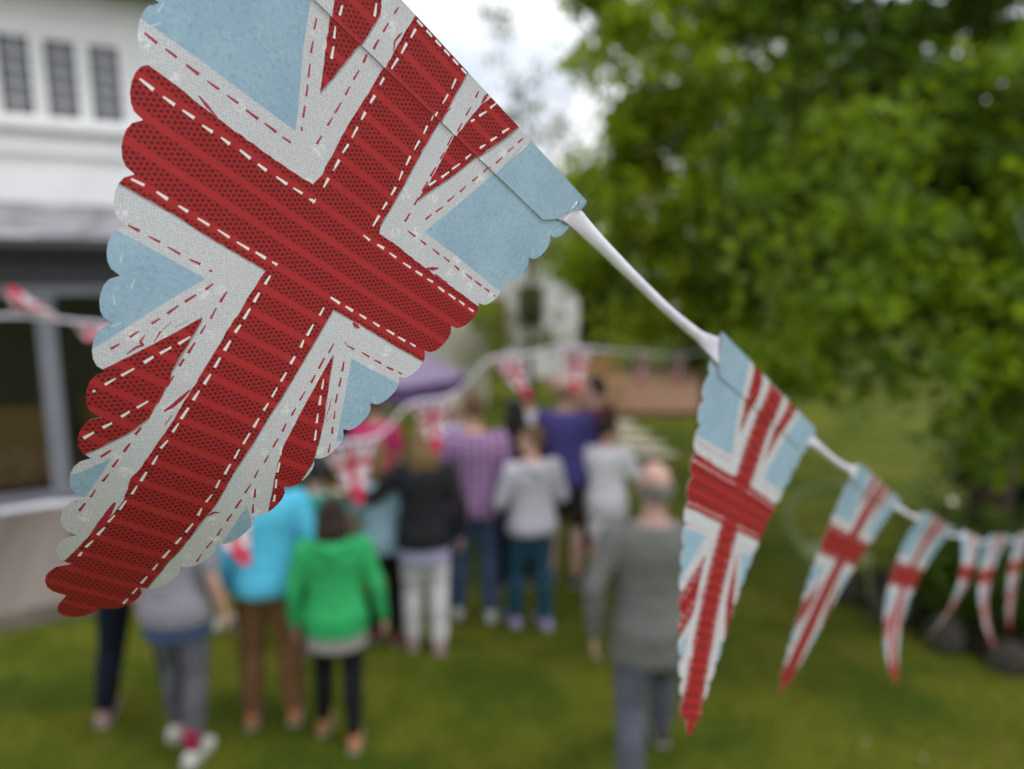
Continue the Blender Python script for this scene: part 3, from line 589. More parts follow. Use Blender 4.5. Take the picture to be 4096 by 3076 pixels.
person('person in turquoise shirt and brown trousers left of the green hooded top',(-1.44,3.96),1.72,14,c_turq,c_brown,(.06,.035,.02),0,sh_brown,{'re':(.27,-.06,1.14),'rw':(.30,-.02,.90)},((-.13,.02),(.12,.0)),0,1.05,'long',.86)
person('person in jade top behind the girl in green',(-1.36,4.75),1.42,-12,c_teal,c_black,(.012,.012,.02),1,M_SHOE,None,None,30,1.,'long',.84)
person('person in grey striped top below the tip of the big pennant',(-1.86,3.70),1.66,-6,c_stripe,c_gtr,(.05,.03,.02),0,sh_pale,None,((-.12,.12),(.11,-.10)),0,1.02,'short',.84,'leggings','long',False,c_denim,c_mag)
person('person in dark navy striding at the left edge of the group',(-2.22,3.92),1.70,12,c_navy,c_navy,(.02,.015,.012),0,sh_pink,None,((-.24,.10),(.27,-.14)),0,1.0,'long',.84,'trousers')
person('bare legged child in shorts behind the striped top',(-2.14,5.1),1.46,-10,c_lgrey,c_beige,(.10,.06,.03),1,sh_pale,None,None,0,1.,'short',.84,'shorts')
person('woman in black jacket and white trousers with her arm round a girl',(-.62,4.80),1.65,6,c_char,c_wtr,(.20,.12,.05),0,sh_pink,{'le':(-.36,.03,1.20),'lw':(-.56,.10,1.22),'re':(.27,-.05,1.14),'rw':(.27,.0,.90)},((-.10,.04),(.10,-.03)),12,1.,'long',.83,'trousers','long',False,c_lil)
person('girl in pale blue top and black leggings held by the woman in black',(-.95,4.92),1.50,-4,c_sky,c_black,(.17,.09,.035),0,sh_mar,None,((-.08,.05),(.12,.0)),-10,.95,'short',.82,'leggings','long')
person('man in purple checked shirt and blue jeans seen from behind',(-.29,5.25),1.80,3,c_plaid,c_denim,(.12,.065,.03),0,sh_pale,None,((-.13,.06),(.12,.0)),8,1.08,'long',.84)
person('woman with long dark hair behind the checked shirt',(.02,5.85),1.64,10,c_char,c_black,(.010,.008,.008),0,M_SHOE,None,None,0,1.,'long',.82,'trousers','long')
person('boy in pale grey hooded sweatshirt and teal jeans looking left',(.15,5.12),1.57,22,c_lgrey,c_teald,(.11,.06,.028),0,sh_pur,{'le':(-.28,.02,1.13),'lw':(-.20,.22,1.04),'re':(.28,.0,1.13),'rw':(.22,.22,1.02)},((-.12,.10),(.11,-.04)),48,1.06,'long',.86,'trousers','short',True)
person('tall man in indigo shirt and dark shorts at the back',(.45,5.92),1.83,-18,c_purp,c_khaki,(.20,.12,.07),1,M_SHOE,{'le':(-.22,.08,1.14),'lw':(-.12,.28,1.1),'re':(.22,.08,1.13),'rw':(.14,.28,1.08)},None,-20,1.0,'short',.86,'shorts','fringe')
person('dark haired boy in white T-shirt and white shorts',(.80,5.82),1.50,-24,c_white,c_white,(.016,.012,.010),0,M_SHOE,{'re':(.30,.02,1.15),'rw':(.34,.20,1.02)},((-.10,-.05),(.11,.10)),-15,1.06,'short',.80,'shorts')
person('person in hot pink top below the lavender parasol',(-1.28,6.5),1.56,15,c_pink,c_denim,(.09,.05,.03),0,M_SHOE,None,None,0,1.,'short',.84)
person('person in lilac top just behind the checked shirt',(-.52,6.6),1.52,30,c_lil,c_denim,(.35,.28,.18),0,M_SHOE,None,None,0,1.,'short',.84)
person('person in white top behind the man in indigo',(.16,6.9),1.60,0,c_white,c_denim,(.05,.03,.02),0,M_SHOE,None,None,0,1.,'short',.84)
person('black haired person in dull red top at the back of the group',(.80,6.7),1.70,40,c_red,c_navy,(.012,.010,.010),1,M_SHOE,None,None,20,1.,'short',.84)
# flat design of the patchwork pennant, read off one pennant
TOP_T,FOLD_T=-0.3479,-0.2392
SURF=[(0,0,-0.05805,0.25685,2.71167),(0,1,-0.09669,-0.03267,-0.17113),(0,2,-0.00428,-0.01015,-0.00701),(0,3,0.00479,-0.02660,0.01684),(0,4,-0.03686,0.13183,0.00787),(0,5,-0.09445,0.18735,-0.05893),(0,6,0.11917,-0.36746,0.02297),(0,7,-0.03450,0.14915,0.01315),(1,0,0.13916,0.04741,-0.10416),(1,1,0.04625,-0.00226,0.04132),(1,2,-0.00638,-0.00427,-0.00127),(1,3,-0.02597,0.00816,-0.00007),(1,4,0.04338,-0.01024,-0.02533),(1,5,0.10825,-0.00952,-0.02184),(1,6,-0.10004,0.01070,0.02627),(2,0,-0.04792,0.00105,0.03411),(2,1,-0.04168,0.01268,-0.00548),(2,2,0.00874,0.01301,0.00943),(2,3,-0.00856,0.01343,0.00888),(2,4,0.01698,-0.03960,0.02480),(2,5,-0.02097,0.03091,-0.01987),(3,0,0.01677,-0.00531,-0.01120),(3,1,-0.00981,0.04517,0.02670),(3,2,-0.06042,0.07051,-0.02760),(3,3,0.04538,-0.09846,0.01397),(3,4,-0.02081,0.03673,-0.03562),(4,0,-0.07895,0.17479,0.04781),(4,1,-0.05423,0.00181,-0.14538),(4,2,0.03038,-0.05053,0.01942),(4,3,0.14698,-0.18221,-0.00815),(5,0,0.16793,-0.29308,-0.14127),(5,1,0.18565,-0.18691,0.16605),(5,2,0.31604,-0.54187,0.12541),(6,0,-0.00985,-0.22672,0.00816),(6,1,-0.04679,-0.02382,0.13219),(7,0,-0.15985,0.52149,0.21650)]
PATCHES=[
('B',[(-0.4801,-0.0545),(-0.3942,-0.0479),(-0.3168,-0.0527),(-0.2365,-0.0539),(-0.1440,-0.0557),(-0.1611,-0.0933),(-0.1992,-0.1694),(-0.2270,-0.2354),(-0.2937,-0.3929),(-0.5143,-0.3646),(-0.5745,-0.3629),(-0.5698,-0.1720)]),
('B',[(0.1598,-0.0533),(0.2446,-0.0552),(0.4013,-0.0529),(0.4801,-0.0545),(0.5698,-0.1720),(0.5745,-0.3629),(0.5143,-0.3646),(0.2937,-0.3929),(0.2387,-0.2400),(0.1898,-0.1198)]),
('B',[(-0.1464,0.2235),(-0.2177,0.2233),(-0.2795,0.2242),(-0.3117,0.2249),(-0.2891,0.3165),(-0.2364,0.4118),(-0.2249,0.3892),(-0.2064,0.3466),(-0.1759,0.2795)]),
('B',[(0.1555,0.2238),(0.2087,0.2246),(0.2764,0.2226),(0.3444,0.2212),(0.2910,0.3486),(0.2211,0.3770),(0.1857,0.2940)]),
('B',[(-0.1198,0.5557),(-0.1176,0.6366),(-0.1261,0.6555),(-0.1602,0.6116),(-0.1485,0.6014)]),
('B',[(0.1317,0.5563),(0.1348,0.6421),(0.1514,0.6555),(0.1688,0.5939),(0.1482,0.5709)]),
('R',[(-0.2478,-0.3825),(-0.1994,-0.2605),(-0.1885,-0.2361),(-0.1548,-0.1607),(-0.1419,-0.1314),(-0.1345,-0.1724),(-0.1262,-0.2363),(-0.1246,-0.2838),(-0.1258,-0.3006),(-0.1362,-0.3179),(-0.1630,-0.3667)]),
('R',[(0.1139,-0.0910),(0.1177,-0.1602),(0.1156,-0.2354),(0.1230,-0.2916),(0.1292,-0.3207),(0.1401,-0.3428),(0.1617,-0.3835),(0.2478,-0.3825),(0.2316,-0.3457),(0.1839,-0.2421),(0.1532,-0.1710),(0.1204,-0.1084)]),
('R',[(-0.1191,0.2801),(-0.1364,0.3099),(-0.1614,0.3540),(-0.1818,0.3881),(-0.2014,0.4203),(-0.2220,0.4541),(-0.1670,0.5832),(-0.1545,0.5613),(-0.1209,0.5060),(-0.1079,0.4726),(-0.1090,0.4370),(-0.1108,0.3950),(-0.1154,0.3839),(-0.1174,0.3099)]),
('R',[(0.1179,0.2313),(0.1171,0.2691),(0.1188,0.3253),(0.1199,0.3455),(0.1258,0.4207),(0.1362,0.4582),(0.1470,0.4859),(0.1775,0.5533),(0.1878,0.5755),(0.2188,0.5476),(0.2252,0.4865),(0.2004,0.4719),(0.2013,0.4342),(0.1886,0.3931),(0.1661,0.3363),(0.1539,0.3134),(0.1337,0.2700)]),
('R',[(-0.3823,-0.0019),(-0.3576,-0.0017),(-0.3256,-0.0017),(-0.2521,0.0016),(-0.1478,0.0024),(-0.0756,-0.0015),(0.0772,-0.0001),(0.1240,-0.0011),(0.2040,0.0022),(0.2854,0.0010),(0.3643,0.0013),(0.4096,-0.0001),(0.3467,0.1615),(0.3017,0.1608),(0.2204,0.1624),(0.1305,0.1607),(0.0719,0.1626),(-0.0708,0.1634),(-0.1817,0.1634),(-0.2344,0.1610),(-0.3139,0.1634),(-0.3367,0.1635)]),
('R',[(-0.0698,-0.3987),(-0.0721,-0.3483),(-0.0729,-0.2704),(-0.0707,-0.2386),(-0.0713,-0.2071),(-0.0722,-0.1623),(-0.0739,-0.1319),(-0.0740,-0.0983),(-0.0716,-0.0522),(-0.0695,-0.0249),(-0.0756,-0.0015),(-0.0708,0.1634),(-0.0736,0.2108),(-0.0743,0.2922),(-0.0738,0.3443),(-0.0738,0.3951),(-0.0714,0.4505),(-0.0725,0.4926),(-0.0721,0.5517),(-0.0767,0.5773),(-0.0649,0.6204),(-0.0650,0.6530),(-0.0751,0.7032),(-0.0795,0.7708),(-0.0876,0.8121),(-0.0897,0.8245),(-0.0503,0.9335),(0.0422,1.0050),(0.0722,0.9251),(0.0776,0.8224),(0.0715,0.7818),(0.0700,0.7141),(0.0736,0.6842),(0.0739,0.6333),(0.0769,0.5655),(0.0710,0.5043),(0.0717,0.4425),(0.0700,0.3868),(0.0723,0.3488),(0.0715,0.2984),(0.0720,0.2229),(0.0719,0.1626),(0.0772,-0.0001),(0.0720,-0.0128),(0.0736,-0.0937),(0.0721,-0.1840),(0.0734,-0.2406),(0.0703,-0.2915),(0.0706,-0.3463),(0.0757,-0.3926)])]
STITCH=[
('w',[(-0.3647,0.0221),(-0.2661,0.0230),(-0.1161,0.0236),(-0.0589,0.0213)]),
('w',[(0.0491,0.0197),(0.1437,0.0183),(0.3640,0.0165)]),
('w',[(-0.3059,0.1483),(-0.2578,0.1457),(-0.1578,0.1473),(-0.0595,0.1461)]),
('w',[(0.0552,0.1463),(0.1478,0.1451),(0.2916,0.1418)]),
('w',[(-0.0566,-0.0025),(-0.0567,-0.0338),(-0.0570,-0.1179),(-0.0611,-0.2403),(-0.0591,-0.3305)]),
('w',[(0.0586,-0.0029),(0.0613,-0.0919),(0.0560,-0.1465),(0.0571,-0.2055),(0.0574,-0.2715),(0.0550,-0.3352)]),
('w',[(-0.0594,0.1636),(-0.0612,0.2538),(-0.0610,0.3672),(-0.0616,0.4234),(-0.0610,0.5084),(-0.0597,0.5935),(-0.0630,0.6787),(-0.0674,0.7587)]),
('w',[(0.0543,0.1637),(0.0526,0.2239),(0.0540,0.3101),(0.0555,0.3930),(0.0564,0.5068),(0.0615,0.6225),(0.0557,0.7364),(0.0565,0.8216),(0.0573,0.8501)]),
('w',[(-0.1859,-0.2661),(-0.1779,-0.2430),(-0.1501,-0.1810)]),
('w',[(-0.1426,-0.3122),(-0.1318,-0.2893)]),
('w',[(0.1599,-0.3480),(0.1377,-0.2994),(0.1274,-0.2797)]),
('w',[(0.2140,-0.3326),(0.1763,-0.2574),(0.1543,-0.1972),(0.1154,-0.1216)]),
('w',[(-0.1178,0.3139),(-0.1473,0.3671),(-0.1865,0.4391),(-0.1984,0.4636)]),
('w',[(-0.1205,0.4398),(-0.1477,0.4938),(-0.1722,0.5412)]),
('w',[(0.1236,0.2772),(0.1347,0.3014),(0.1564,0.3506),(0.1812,0.3992)]),
('w',[(0.1218,0.4223),(0.1455,0.4724),(0.1747,0.5303)]),
('r',[(-0.3913,-0.0335),(-0.3621,-0.0346),(-0.3088,-0.0350),(-0.2323,-0.0354),(-0.1541,-0.0353),(-0.1278,-0.0349)]),
('r',[(-0.2074,-0.2235),(-0.1835,-0.1690),(-0.1482,-0.0918),(-0.1358,-0.0618)]),
('r',[(-0.1053,-0.3369),(-0.1061,-0.3000),(-0.1060,-0.2365),(-0.1045,-0.1993),(-0.1038,-0.1186),(-0.1038,-0.0597)]),
('r',[(0.1110,-0.3404),(0.1124,-0.2818),(0.1137,-0.1839),(0.1138,-0.1508),(0.1127,-0.0413)]),
('r',[(0.2548,-0.3396),(0.2162,-0.2298),(0.1710,-0.1213),(0.1473,-0.0694)]),
('r',[(0.1217,-0.0360),(0.1768,-0.0369),(0.2968,-0.0369),(0.3986,-0.0378)]),
('r',[(-0.2792,0.2101),(-0.2467,0.2091),(-0.1948,0.2090),(-0.1445,0.2084)]),
('r',[(-0.1301,0.2228),(-0.1465,0.2547),(-0.1694,0.3031),(-0.1922,0.3533),(-0.2163,0.4056)]),
('r',[(-0.1086,0.2203),(-0.1082,0.2508),(-0.1084,0.3089),(-0.1095,0.3654),(-0.1085,0.4250),(-0.1077,0.4775),(-0.1107,0.5363),(-0.1101,0.5929),(-0.1123,0.6515),(-0.1129,0.6797)]),
('r',[(-0.1262,0.5391),(-0.1372,0.5657)]),
('r',[(0.1068,0.2141),(0.1059,0.2428),(0.1060,0.2983),(0.1089,0.4108),(0.1134,0.5303),(0.1163,0.6155),(0.1146,0.6731),(0.1157,0.7014)]),
('r',[(0.1312,0.2065),(0.2058,0.2050),(0.2769,0.2042)]),
('r',[(0.1426,0.2314),(0.1551,0.2604),(0.1727,0.3060),(0.2103,0.3816),(0.2189,0.4031)]),
('r',[(0.1226,0.5128),(0.1515,0.5675)])]
THREADS=[
('r',0.007,[(-0.2891,-0.0089),(-0.2723,-0.0037),(-0.2521,0.0016)]),
('r',0.005,[(-0.0736,-0.2698),(-0.0807,-0.2842),(-0.0787,-0.2986),(-0.0771,-0.3051)]),
('r',0.004,[(0.0694,-0.2442),(0.0740,-0.2641),(0.0760,-0.2711)]),
('r',0.010,[(0.1284,-0.3217),(0.1297,-0.3381),(0.1329,-0.3520)]),
('r',0.010,[(0.2040,0.0022),(0.2205,-0.0065),(0.2305,-0.0133)]),
('r',0.008,[(0.2300,-0.0005),(0.2497,0.0030),(0.2664,-0.0004)]),
('r',0.012,[(0.1200,0.1644),(0.1299,0.1674),(0.1378,0.1671)]),
('r',0.005,[(-0.1870,0.3871),(-0.1803,0.3704),(-0.1730,0.3618),(-0.1796,0.3607),(-0.1792,0.3466)]),
('r',0.004,[(-0.1625,0.3514),(-0.1626,0.3327),(-0.1604,0.3292)]),
('r',0.004,[(-0.1614,0.3274),(-0.1562,0.3105)]),
('r',0.003,[(-0.1475,0.3150),(-0.1363,0.2971)]),
('r',0.009,[(-0.0925,0.4477),(-0.0850,0.4341),(-0.0790,0.4139),(-0.0752,0.3973)]),
('r',0.014,[(-0.0741,0.6308),(-0.0718,0.6584),(-0.0717,0.6821),(-0.0740,0.7014)]),
('r',0.006,[(-0.0786,0.4685),(-0.0773,0.4478)]),
('r',0.007,[(0.0772,0.5995),(0.0830,0.5885),(0.0925,0.5850)]),
('r',0.003,[(0.1737,0.3485),(0.1680,0.3237),(0.1601,0.3054)]),
('r',0.003,[(0.1775,0.3524),(0.1814,0.3236)]),
('r',0.004,[(-0.0701,-0.0344),(-0.0554,-0.0456)]),
('r',0.004,[(-0.0594,-0.0484),(-0.0512,-0.0415)]),
('w',0.006,[(-0.0650,0.0199),(-0.0555,0.0200)]),
('w',0.006,[(-0.0587,0.0157),(-0.0585,0.0255)]),
('r',0.006,[(0.1257,0.2028),(0.1371,0.2090)])]
NOTCH_L=[(-0.3900,-0.0807),(-0.3601,-0.0056),(-0.3329,0.0673),(-0.3061,0.1403),(-0.2794,0.2111),(-0.2523,0.2818),(-0.2255,0.3530),(-0.1976,0.4253),(-0.1681,0.4967),(-0.1449,0.5685),(-0.1164,0.6405),(-0.0897,0.7170),(-0.0674,0.7807),(-0.0361,0.8611)]
NOTCH_R=[(0.4558,-0.2272),(0.4312,-0.1541),(0.3975,-0.0807),(0.3663,-0.0052),(0.3287,0.0680),(0.2988,0.1402),(0.2739,0.2112),(0.2443,0.2825),(0.2200,0.3506),(0.1960,0.4237),(0.1751,0.4956),(0.1527,0.5694),(0.1245,0.6476),(0.0939,0.7179),(0.0600,0.7909),(0.0312,0.8700)]
# ------------------------------------------------------------------ bunting: printed card pennants on a satin ribbon
# flat design in units of one pennant width; s runs across, t runs down
UNIT=.2
def uvn(t):
    u=t.n('ShaderNodeUVMap'); s=t.n('ShaderNodeSeparateXYZ'); t.l(u.outputs[0],s.inputs[0]); return u.outputs[0],s.outputs['X'],s.outputs['Y']
def weave(t,vec,ang,scale):
    mp=t.n('ShaderNodeMapping'); mp.inputs['Rotation'].default_value=(0,0,ang); t.l(vec,mp.inputs[0])
    a=t.n('ShaderNodeTexWave',wave_type='BANDS',bands_direction='X'); b=t.n('ShaderNodeTexWave',wave_type='BANDS',bands_direction='Y')
    for w in (a,b): w.inputs['Scale'].default_value=scale; w.inputs['Distortion'].default_value=1.2; w.inputs['Detail'].default_value=1; w.inputs['Detail Scale'].default_value=4; t.l(mp.outputs[0],w.inputs['Vector'])
    return t.math('MULTIPLY',a.outputs['Fac'],b.outputs['Fac'])
def card_red():
    t=NT('print_red'); vec,s,tt=uvn(t)
    RP,UP,PER=.0074,.0086,.043; ca,sa=math.cos(R(34)),math.sin(R(34))
    s0,t0=s,tt; s=t.math('SUBTRACT',t.math('MULTIPLY',s0,ca),t.math('MULTIPLY',t0,sa)); tt=t.math('ADD',t.math('MULTIPLY',s0,sa),t.math('MULTIPLY',t0,ca))
    jit=t.math('MULTIPLY',t.math('SUBTRACT',t.noise(60,2,.5,vec),.5),.003)
    v=t.math('DIVIDE',t.math('ADD',tt,jit),RP); row=t.math('FLOOR',v)
    u=t.math('ADD',t.math('DIVIDE',s,UP),t.math('MULTIPLY',t.math('MODULO',t.math('ADD',row,200.),2.),.5))
    fu=t.math('MULTIPLY',t.math('SUBTRACT',t.math('FRACT',u),.5),UP); fv=t.math('MULTIPLY',t.math('SUBTRACT',t.math('FRACT',v),.5),RP)
    d=t.math('SQRT',t.math('ADD',t.math('MULTIPLY',fu,fu),t.math('MULTIPLY',t.math('MULTIPLY',fv,fv),1.25)))
    d=t.math('ADD',d,t.math('MULTIPLY',t.math('SUBTRACT',t.noise(420,2,.6,vec),.5),.0022))
    band=t.math('FRACT',t.math('DIVIDE',t.math('ADD',t.math('ADD',t0,jit),20*PER-.0235),PER))
    bm=t.math('MULTIPLY',t.step(band,.0,.05),t.math('SUBTRACT',1.,t.step(band,.70,.78)))
    dot=t.math('MULTIPLY',t.math('SUBTRACT',1.,t.step(d,.0021,.0033)),bm)
    speck=t.step(t.noise(900,2,.6,vec),.66,.72)
    dark=t.math('MAXIMUM',t.math('MULTIPLY',dot,.84),t.math('MULTIPLY',speck,t.math('MULTIPLY',bm,.5)))
    c=t.mix(t.math('MULTIPLY',bm,.42),(.40,.032,.032),(.30,.016,.016)); c=t.mix(t.step(t.noise(9,4,.6,vec),.3,.75),c,t.mix(.3,c,(.34,.018,.026)))
    t.color(t.mix(dark,c,(.05,.013,.015))); t.bump(t.noise(350,2,.5,vec),.06,.001); return t.fin(.6,.12)
def card_white():
    t=NT('print_white'); vec,s,tt=uvn(t)
    w=weave(t,vec,.35,66); sp=t.step(t.noise(240,3,.7,vec),.42,.66); c=t.mix(t.math('MULTIPLY',w,.68),(.65,.65,.665),(.40,.405,.45)); c=t.mix(t.math('MULTIPLY',sp,.55),c,(.38,.38,.41))
    bl=t.n('ShaderNodeTexVoronoi'); bl.inputs['Scale'].default_value=22; t.l(vec,bl.inputs['Vector'])
    b=t.math('MULTIPLY',t.math('SUBTRACT',1.,t.step(bl.outputs['Distance'],.18,.34)),t.step(t.noise(130,2,.6,vec),.42,.6))
    c=t.mix(t.math('MULTIPLY',b,.75),c,(.80,.80,.80)); c=t.mix(t.step(t.noise(14,4,.6,vec),.35,.75),c,t.mix(.22,c,(.44,.44,.44)))
    t.color(c); t.bump(w,.08,.001); return t.fin(.6,.15)
def card_blue():
    t=NT('print_blue'); vec,s,tt=uvn(t)
    n1=t.noise(115,3,.7,vec); n2=t.noise(8,4,.6,vec)
    c=t.mix(t.step(n2,.3,.72),(.275,.41,.52),(.345,.48,.58)); c=t.mix(t.math('MULTIPLY',t.step(n1,.52,.70),.6),c,(.16,.30,.45)); c=t.mix(t.math('MULTIPLY',t.math('SUBTRACT',1.,t.step(n1,.3,.45)),.55),c,(.40,.55,.64))
    t.color(c); t.bump(n1,.10,.001); return t.fin(.6,.15)
def flatcol(name,c,r=.5): t=NT(name); t.color(c); return t.fin(r,.3)
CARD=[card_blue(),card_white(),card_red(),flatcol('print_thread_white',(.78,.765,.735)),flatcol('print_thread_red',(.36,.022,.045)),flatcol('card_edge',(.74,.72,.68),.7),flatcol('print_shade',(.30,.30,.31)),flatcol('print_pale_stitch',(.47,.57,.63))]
IDX={'B':0,'W':1,'R':2,'w':3,'r':4,'s':6,'p':7}
def scallop(a,b,depth,n=7):
    """bulging edge from a to b (b excluded), outward to the left of a->b"""
    a=np.array(a);b=np.array(b);d=b-a;nn=np.array([d[1],-d[0]]);out=[]
    for k in range(n):
        x=k/n; w=math.sin(PI*x)**.62; out.append(tuple(a+d*(x+.05*math.sin(2*PI*x)*-1)+nn*depth*w))
    return out
def outline():
    lefts=[(-.505,TOP_T),(-.487,-.292),(-.458,-.227),(-.431,-.154)]+NOTCH_L
    rights=[(.505,TOP_T),(.487,-.292)]+NOTCH_R
    pts=[]
    for a,b in zip(lefts[:-1],lefts[1:]): pts+=scallop(a,b,-float(np.interp(a[1],[0,.4,.8],[.28,.30,.42])) if a[1]>TOP_T else -.08)
    pts+=scallop(lefts[-1],rights[-1],-.82,12)
    rr=rights[::-1]
    for a,b in zip(rr[:-1],rr[1:]): pts+=scallop(a,b,-.28 if b[1]>TOP_T else -.08)
    pts.append(rights[0]); return pts
def arcl(pts):
    p=np.array(pts);return np.concatenate([[0],np.cumsum(np.linalg.norm(np.diff(p,axis=0),axis=1))]),p
def quad(a,b,w0,w1):
    a=np.array(a);b=np.array(b);d=(b-a)/np.linalg.norm(b-a);n=np.array([-d[1],d[0]]); return [tuple(a+n*w0),tuple(b+n*w1),tuple(b-n*w1),tuple(a-n*w0)]
def rough_edge(poly,amp,step,rg):
    """ragged cut of the cloth print"""
    out=[]
    for a,b in zip(poly,poly[1:]+poly[:1]):
        a=np.array(a);b=np.array(b);L_=np.linalg.norm(b-a);k=max(1,int(L_/step)); n=np.array([-(b-a)[1],(b-a)[0]])/max(L_,1e-9)
        for i in range(k): out.append(tuple(a+(b-a)*i/k+(n*rg.normal()*amp if i else 0)))
    return out
def design(patches,stitch,threads,out,dash=(.019,.033,.0021),rough=True,pale=True,shade=True):
    rg=np.random.default_rng(4); items=[x for x in patches if x[0]!='R']
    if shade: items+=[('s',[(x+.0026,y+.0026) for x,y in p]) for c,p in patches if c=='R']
    for c,p in patches:
        if c!='R' and shade: continue
        items.append((c,rough_edge(p,.0006,.010,rg) if (rough and c=='R') else p))
    for c,pl in stitch:
        cum,p=arcl(pl); x=rg.uniform(0,.006)
        while x<cum[-1]-.004:
            e=min(x+dash[0]*rg.uniform(.8,1.15),cum[-1]); f=lambda q:(np.interp(q,cum,p[:,0])+rg.normal()*.0006,np.interp(q,cum,p[:,1])+rg.normal()*.0006)
            w=dash[2]*rg.uniform(.85,1.2)*(1 if c=='w' else .9); items.append((c,quad(f(x),f(e),w*rg.uniform(.55,.8),w*1.15))); x+=dash[1]*rg.uniform(.92,1.08)
    for c,w,pl in threads:
        for k,(a,b) in enumerate(zip(pl[:-1],pl[1:])): items.append((c,quad(a,b,w*.5*(.7 if k else .3),w*.5*(.8 if k<len(pl)-2 else .25))))
    if pale:
        o=np.array(out); cen=np.array([0,.1])
        for i in range(0,len(o),3):
            p=o[i]
            if abs(p[1]+.25)<.2 or .24<p[1]<.37:
                q=p+np.array([-.020*np.sign(p[0]),.004*rg.normal()]); a=rg.uniform(.6,2.2); d=np.array([math.cos(a),math.sin(a)])*.008; items.append(('p',quad(q-d,q+d,.0008,.0014)))
    return items
def inside(poly,P):
    x,y=P[:,0],P[:,1]; r=np.zeros(len(P),bool); n=len(poly); j=n-1
    for i in range(n):
        xi,yi=poly[i];xj,yj=poly[j]
        c=((yi>y)!=(yj>y)); 
        with np.errstate(divide='ignore',invalid='ignore'): r^=c&(x<(xj-xi)*(y-yi)/(yj-yi)+xi)
        j=i
    return r
def triangulate(out,items,clip=None,base='W',step=.035):
    vs=[];es=[]
    def addp(p):
        b=len(vs); vs.extend([Vector((float(a[0]),float(a[1]))) for a in p]); es.extend([(b+i,b+(i+1)%len(p)) for i in range(len(p))])
    addp(out)
    for c,p in items: addp(p)
    if clip: addp(clip)
    o=np.array(out)
    for x in np.arange(o[:,0].min(),o[:,0].max(),step):
        for y in np.arange(o[:,1].min(),o[:,1].max(),step): vs.append(Vector((x+RNG.uniform(-.004,.004),y+RNG.uniform(-.004,.004))))
    V,E,F,_,_,_=delaunay_2d_cdt(vs,es,[],0,1e-6)
    V=np.array([tuple(v) for v in V]); F=np.array([tuple(f) for f in F]); C=V[F].mean(1)
    keep=inside(out,C)
    if clip is not None: keep&=inside(clip,C)
    F=F[keep];C=C[keep]; mi=np.full(len(F),IDX[base])
    for c,p in items:
        q=np.array(p); bb=(C[:,0]>=q[:,0].min())&(C[:,0]<=q[:,0].max())&(C[:,1]>=q[:,1].min())&(C[:,1]<=q[:,1].max()); k=np.where(bb)[0]
        if len(k): k=k[inside(p,C[k])]; mi[k]=IDX[c]
    # consistent winding, front = t x s
    a,b,c=V[F[:,0]],V[F[:,1]],V[F[:,2]]; cr=(b[:,0]-a[:,0])*(c[:,1]-a[:,1])-(b[:,1]-a[:,1])*(c[:,0]-a[:,0]); F[cr>0]=F[cr>0][:,::-1]
    us=np.unique(F); re=np.full(len(V),-1); re[us]=np.arange(len(us)); return V[us],re[F],mi
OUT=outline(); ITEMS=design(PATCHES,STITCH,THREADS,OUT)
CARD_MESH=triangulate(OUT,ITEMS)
FLAP=[(-.509,TOP_T),(-.4985,-.325),(-.466,-.288),(-.445,-.262),(-.4138,FOLD_T),(.4138,FOLD_T),(.445,-.262),(.461,-.288),(.4985,-.325),(.503,TOP_T)]
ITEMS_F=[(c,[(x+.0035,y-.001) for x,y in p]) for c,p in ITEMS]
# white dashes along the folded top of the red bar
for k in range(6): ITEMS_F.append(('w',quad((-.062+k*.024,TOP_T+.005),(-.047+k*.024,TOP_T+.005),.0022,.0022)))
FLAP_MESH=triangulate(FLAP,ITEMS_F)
def sheet(name,geo,surf,parent,off=0.,thick=.00032,mats=CARD,both=False):
    V,F,mi=geo; s,t=V[:,0],V[:,1]; h=1e-4
    P=surf(s,t); n=np.cross(surf(s,t+h)-P,surf(s+h,t)-P); n/=np.linalg.norm(n,axis=1)[:,None]
    o=off(t)[:,None] if callable(off) else off
    A=P+n*o; B=A-n*thick; N=len(V); h2=2*N
    ed={}
    for f in F:
        for i in range(3):
            e=(f[i],f[(i+1)%3]); ed[e]=1
    rim=[(a,b) for (a,b) in ed if (b,a) not in ed]
    faces=[tuple(f) for f in F]+[tuple(f[::-1]+N) for f in F]+[(b+2*N,a+2*N,a+3*N,b+3*N) for a,b in rim]
    m=list(mi)+(list(mi) if both else [5]*len(F))+[5]*len(rim)
    o_=mobj(name,np.concatenate([A,B,A,B]),faces,mats,parent,False,None,None,m)
    me=o_.data; uv=me.uv_layers.new(name='UVMap'); W=np.concatenate([V,V,V,V]); li=np.empty(len(me.loops),np.int32); me.loops.foreach_get('vertex_index',li); uv.data.foreach_set('uv',W[li].astype(np.float32).ravel())
    me.polygons.foreach_set('use_smooth',[i<2*len(F) for i in range(len(faces))])
    me.normals_split_custom_set_from_vertices(np.concatenate([n,-n,n,n]).astype(np.float32).tolist())
    return o_
def pennant(label,surf,group):
    top=surf(np.array([0.]),np.array([TOP_T]))[0]; e=empty('pennant',tuple(top)); tag(e,label,'pennant',group)
    sf=lambda s,t:surf(s,t)-top
    sheet('printed_card',CARD_MESH,sf,e)
    sheet('folded_hem',FLAP_MESH,sf,e,lambda t:.0003+.0010*np.clip((t-TOP_T)/.02,0,1)*np.clip((FOLD_T+.004-t)/.05,.35,1))
    return e
def hero(s,t):
    r=np.zeros((len(s),3))
    for i,j,x,y,z in SURF: r+=(s**i*t**j)[:,None]*np.array([x,y,z])
    return r
G1='printed pennants on the satin ribbon'
pennant('big patchwork flag pennant in sharp focus, nearest the camera',hero,G1)
TIP=.93
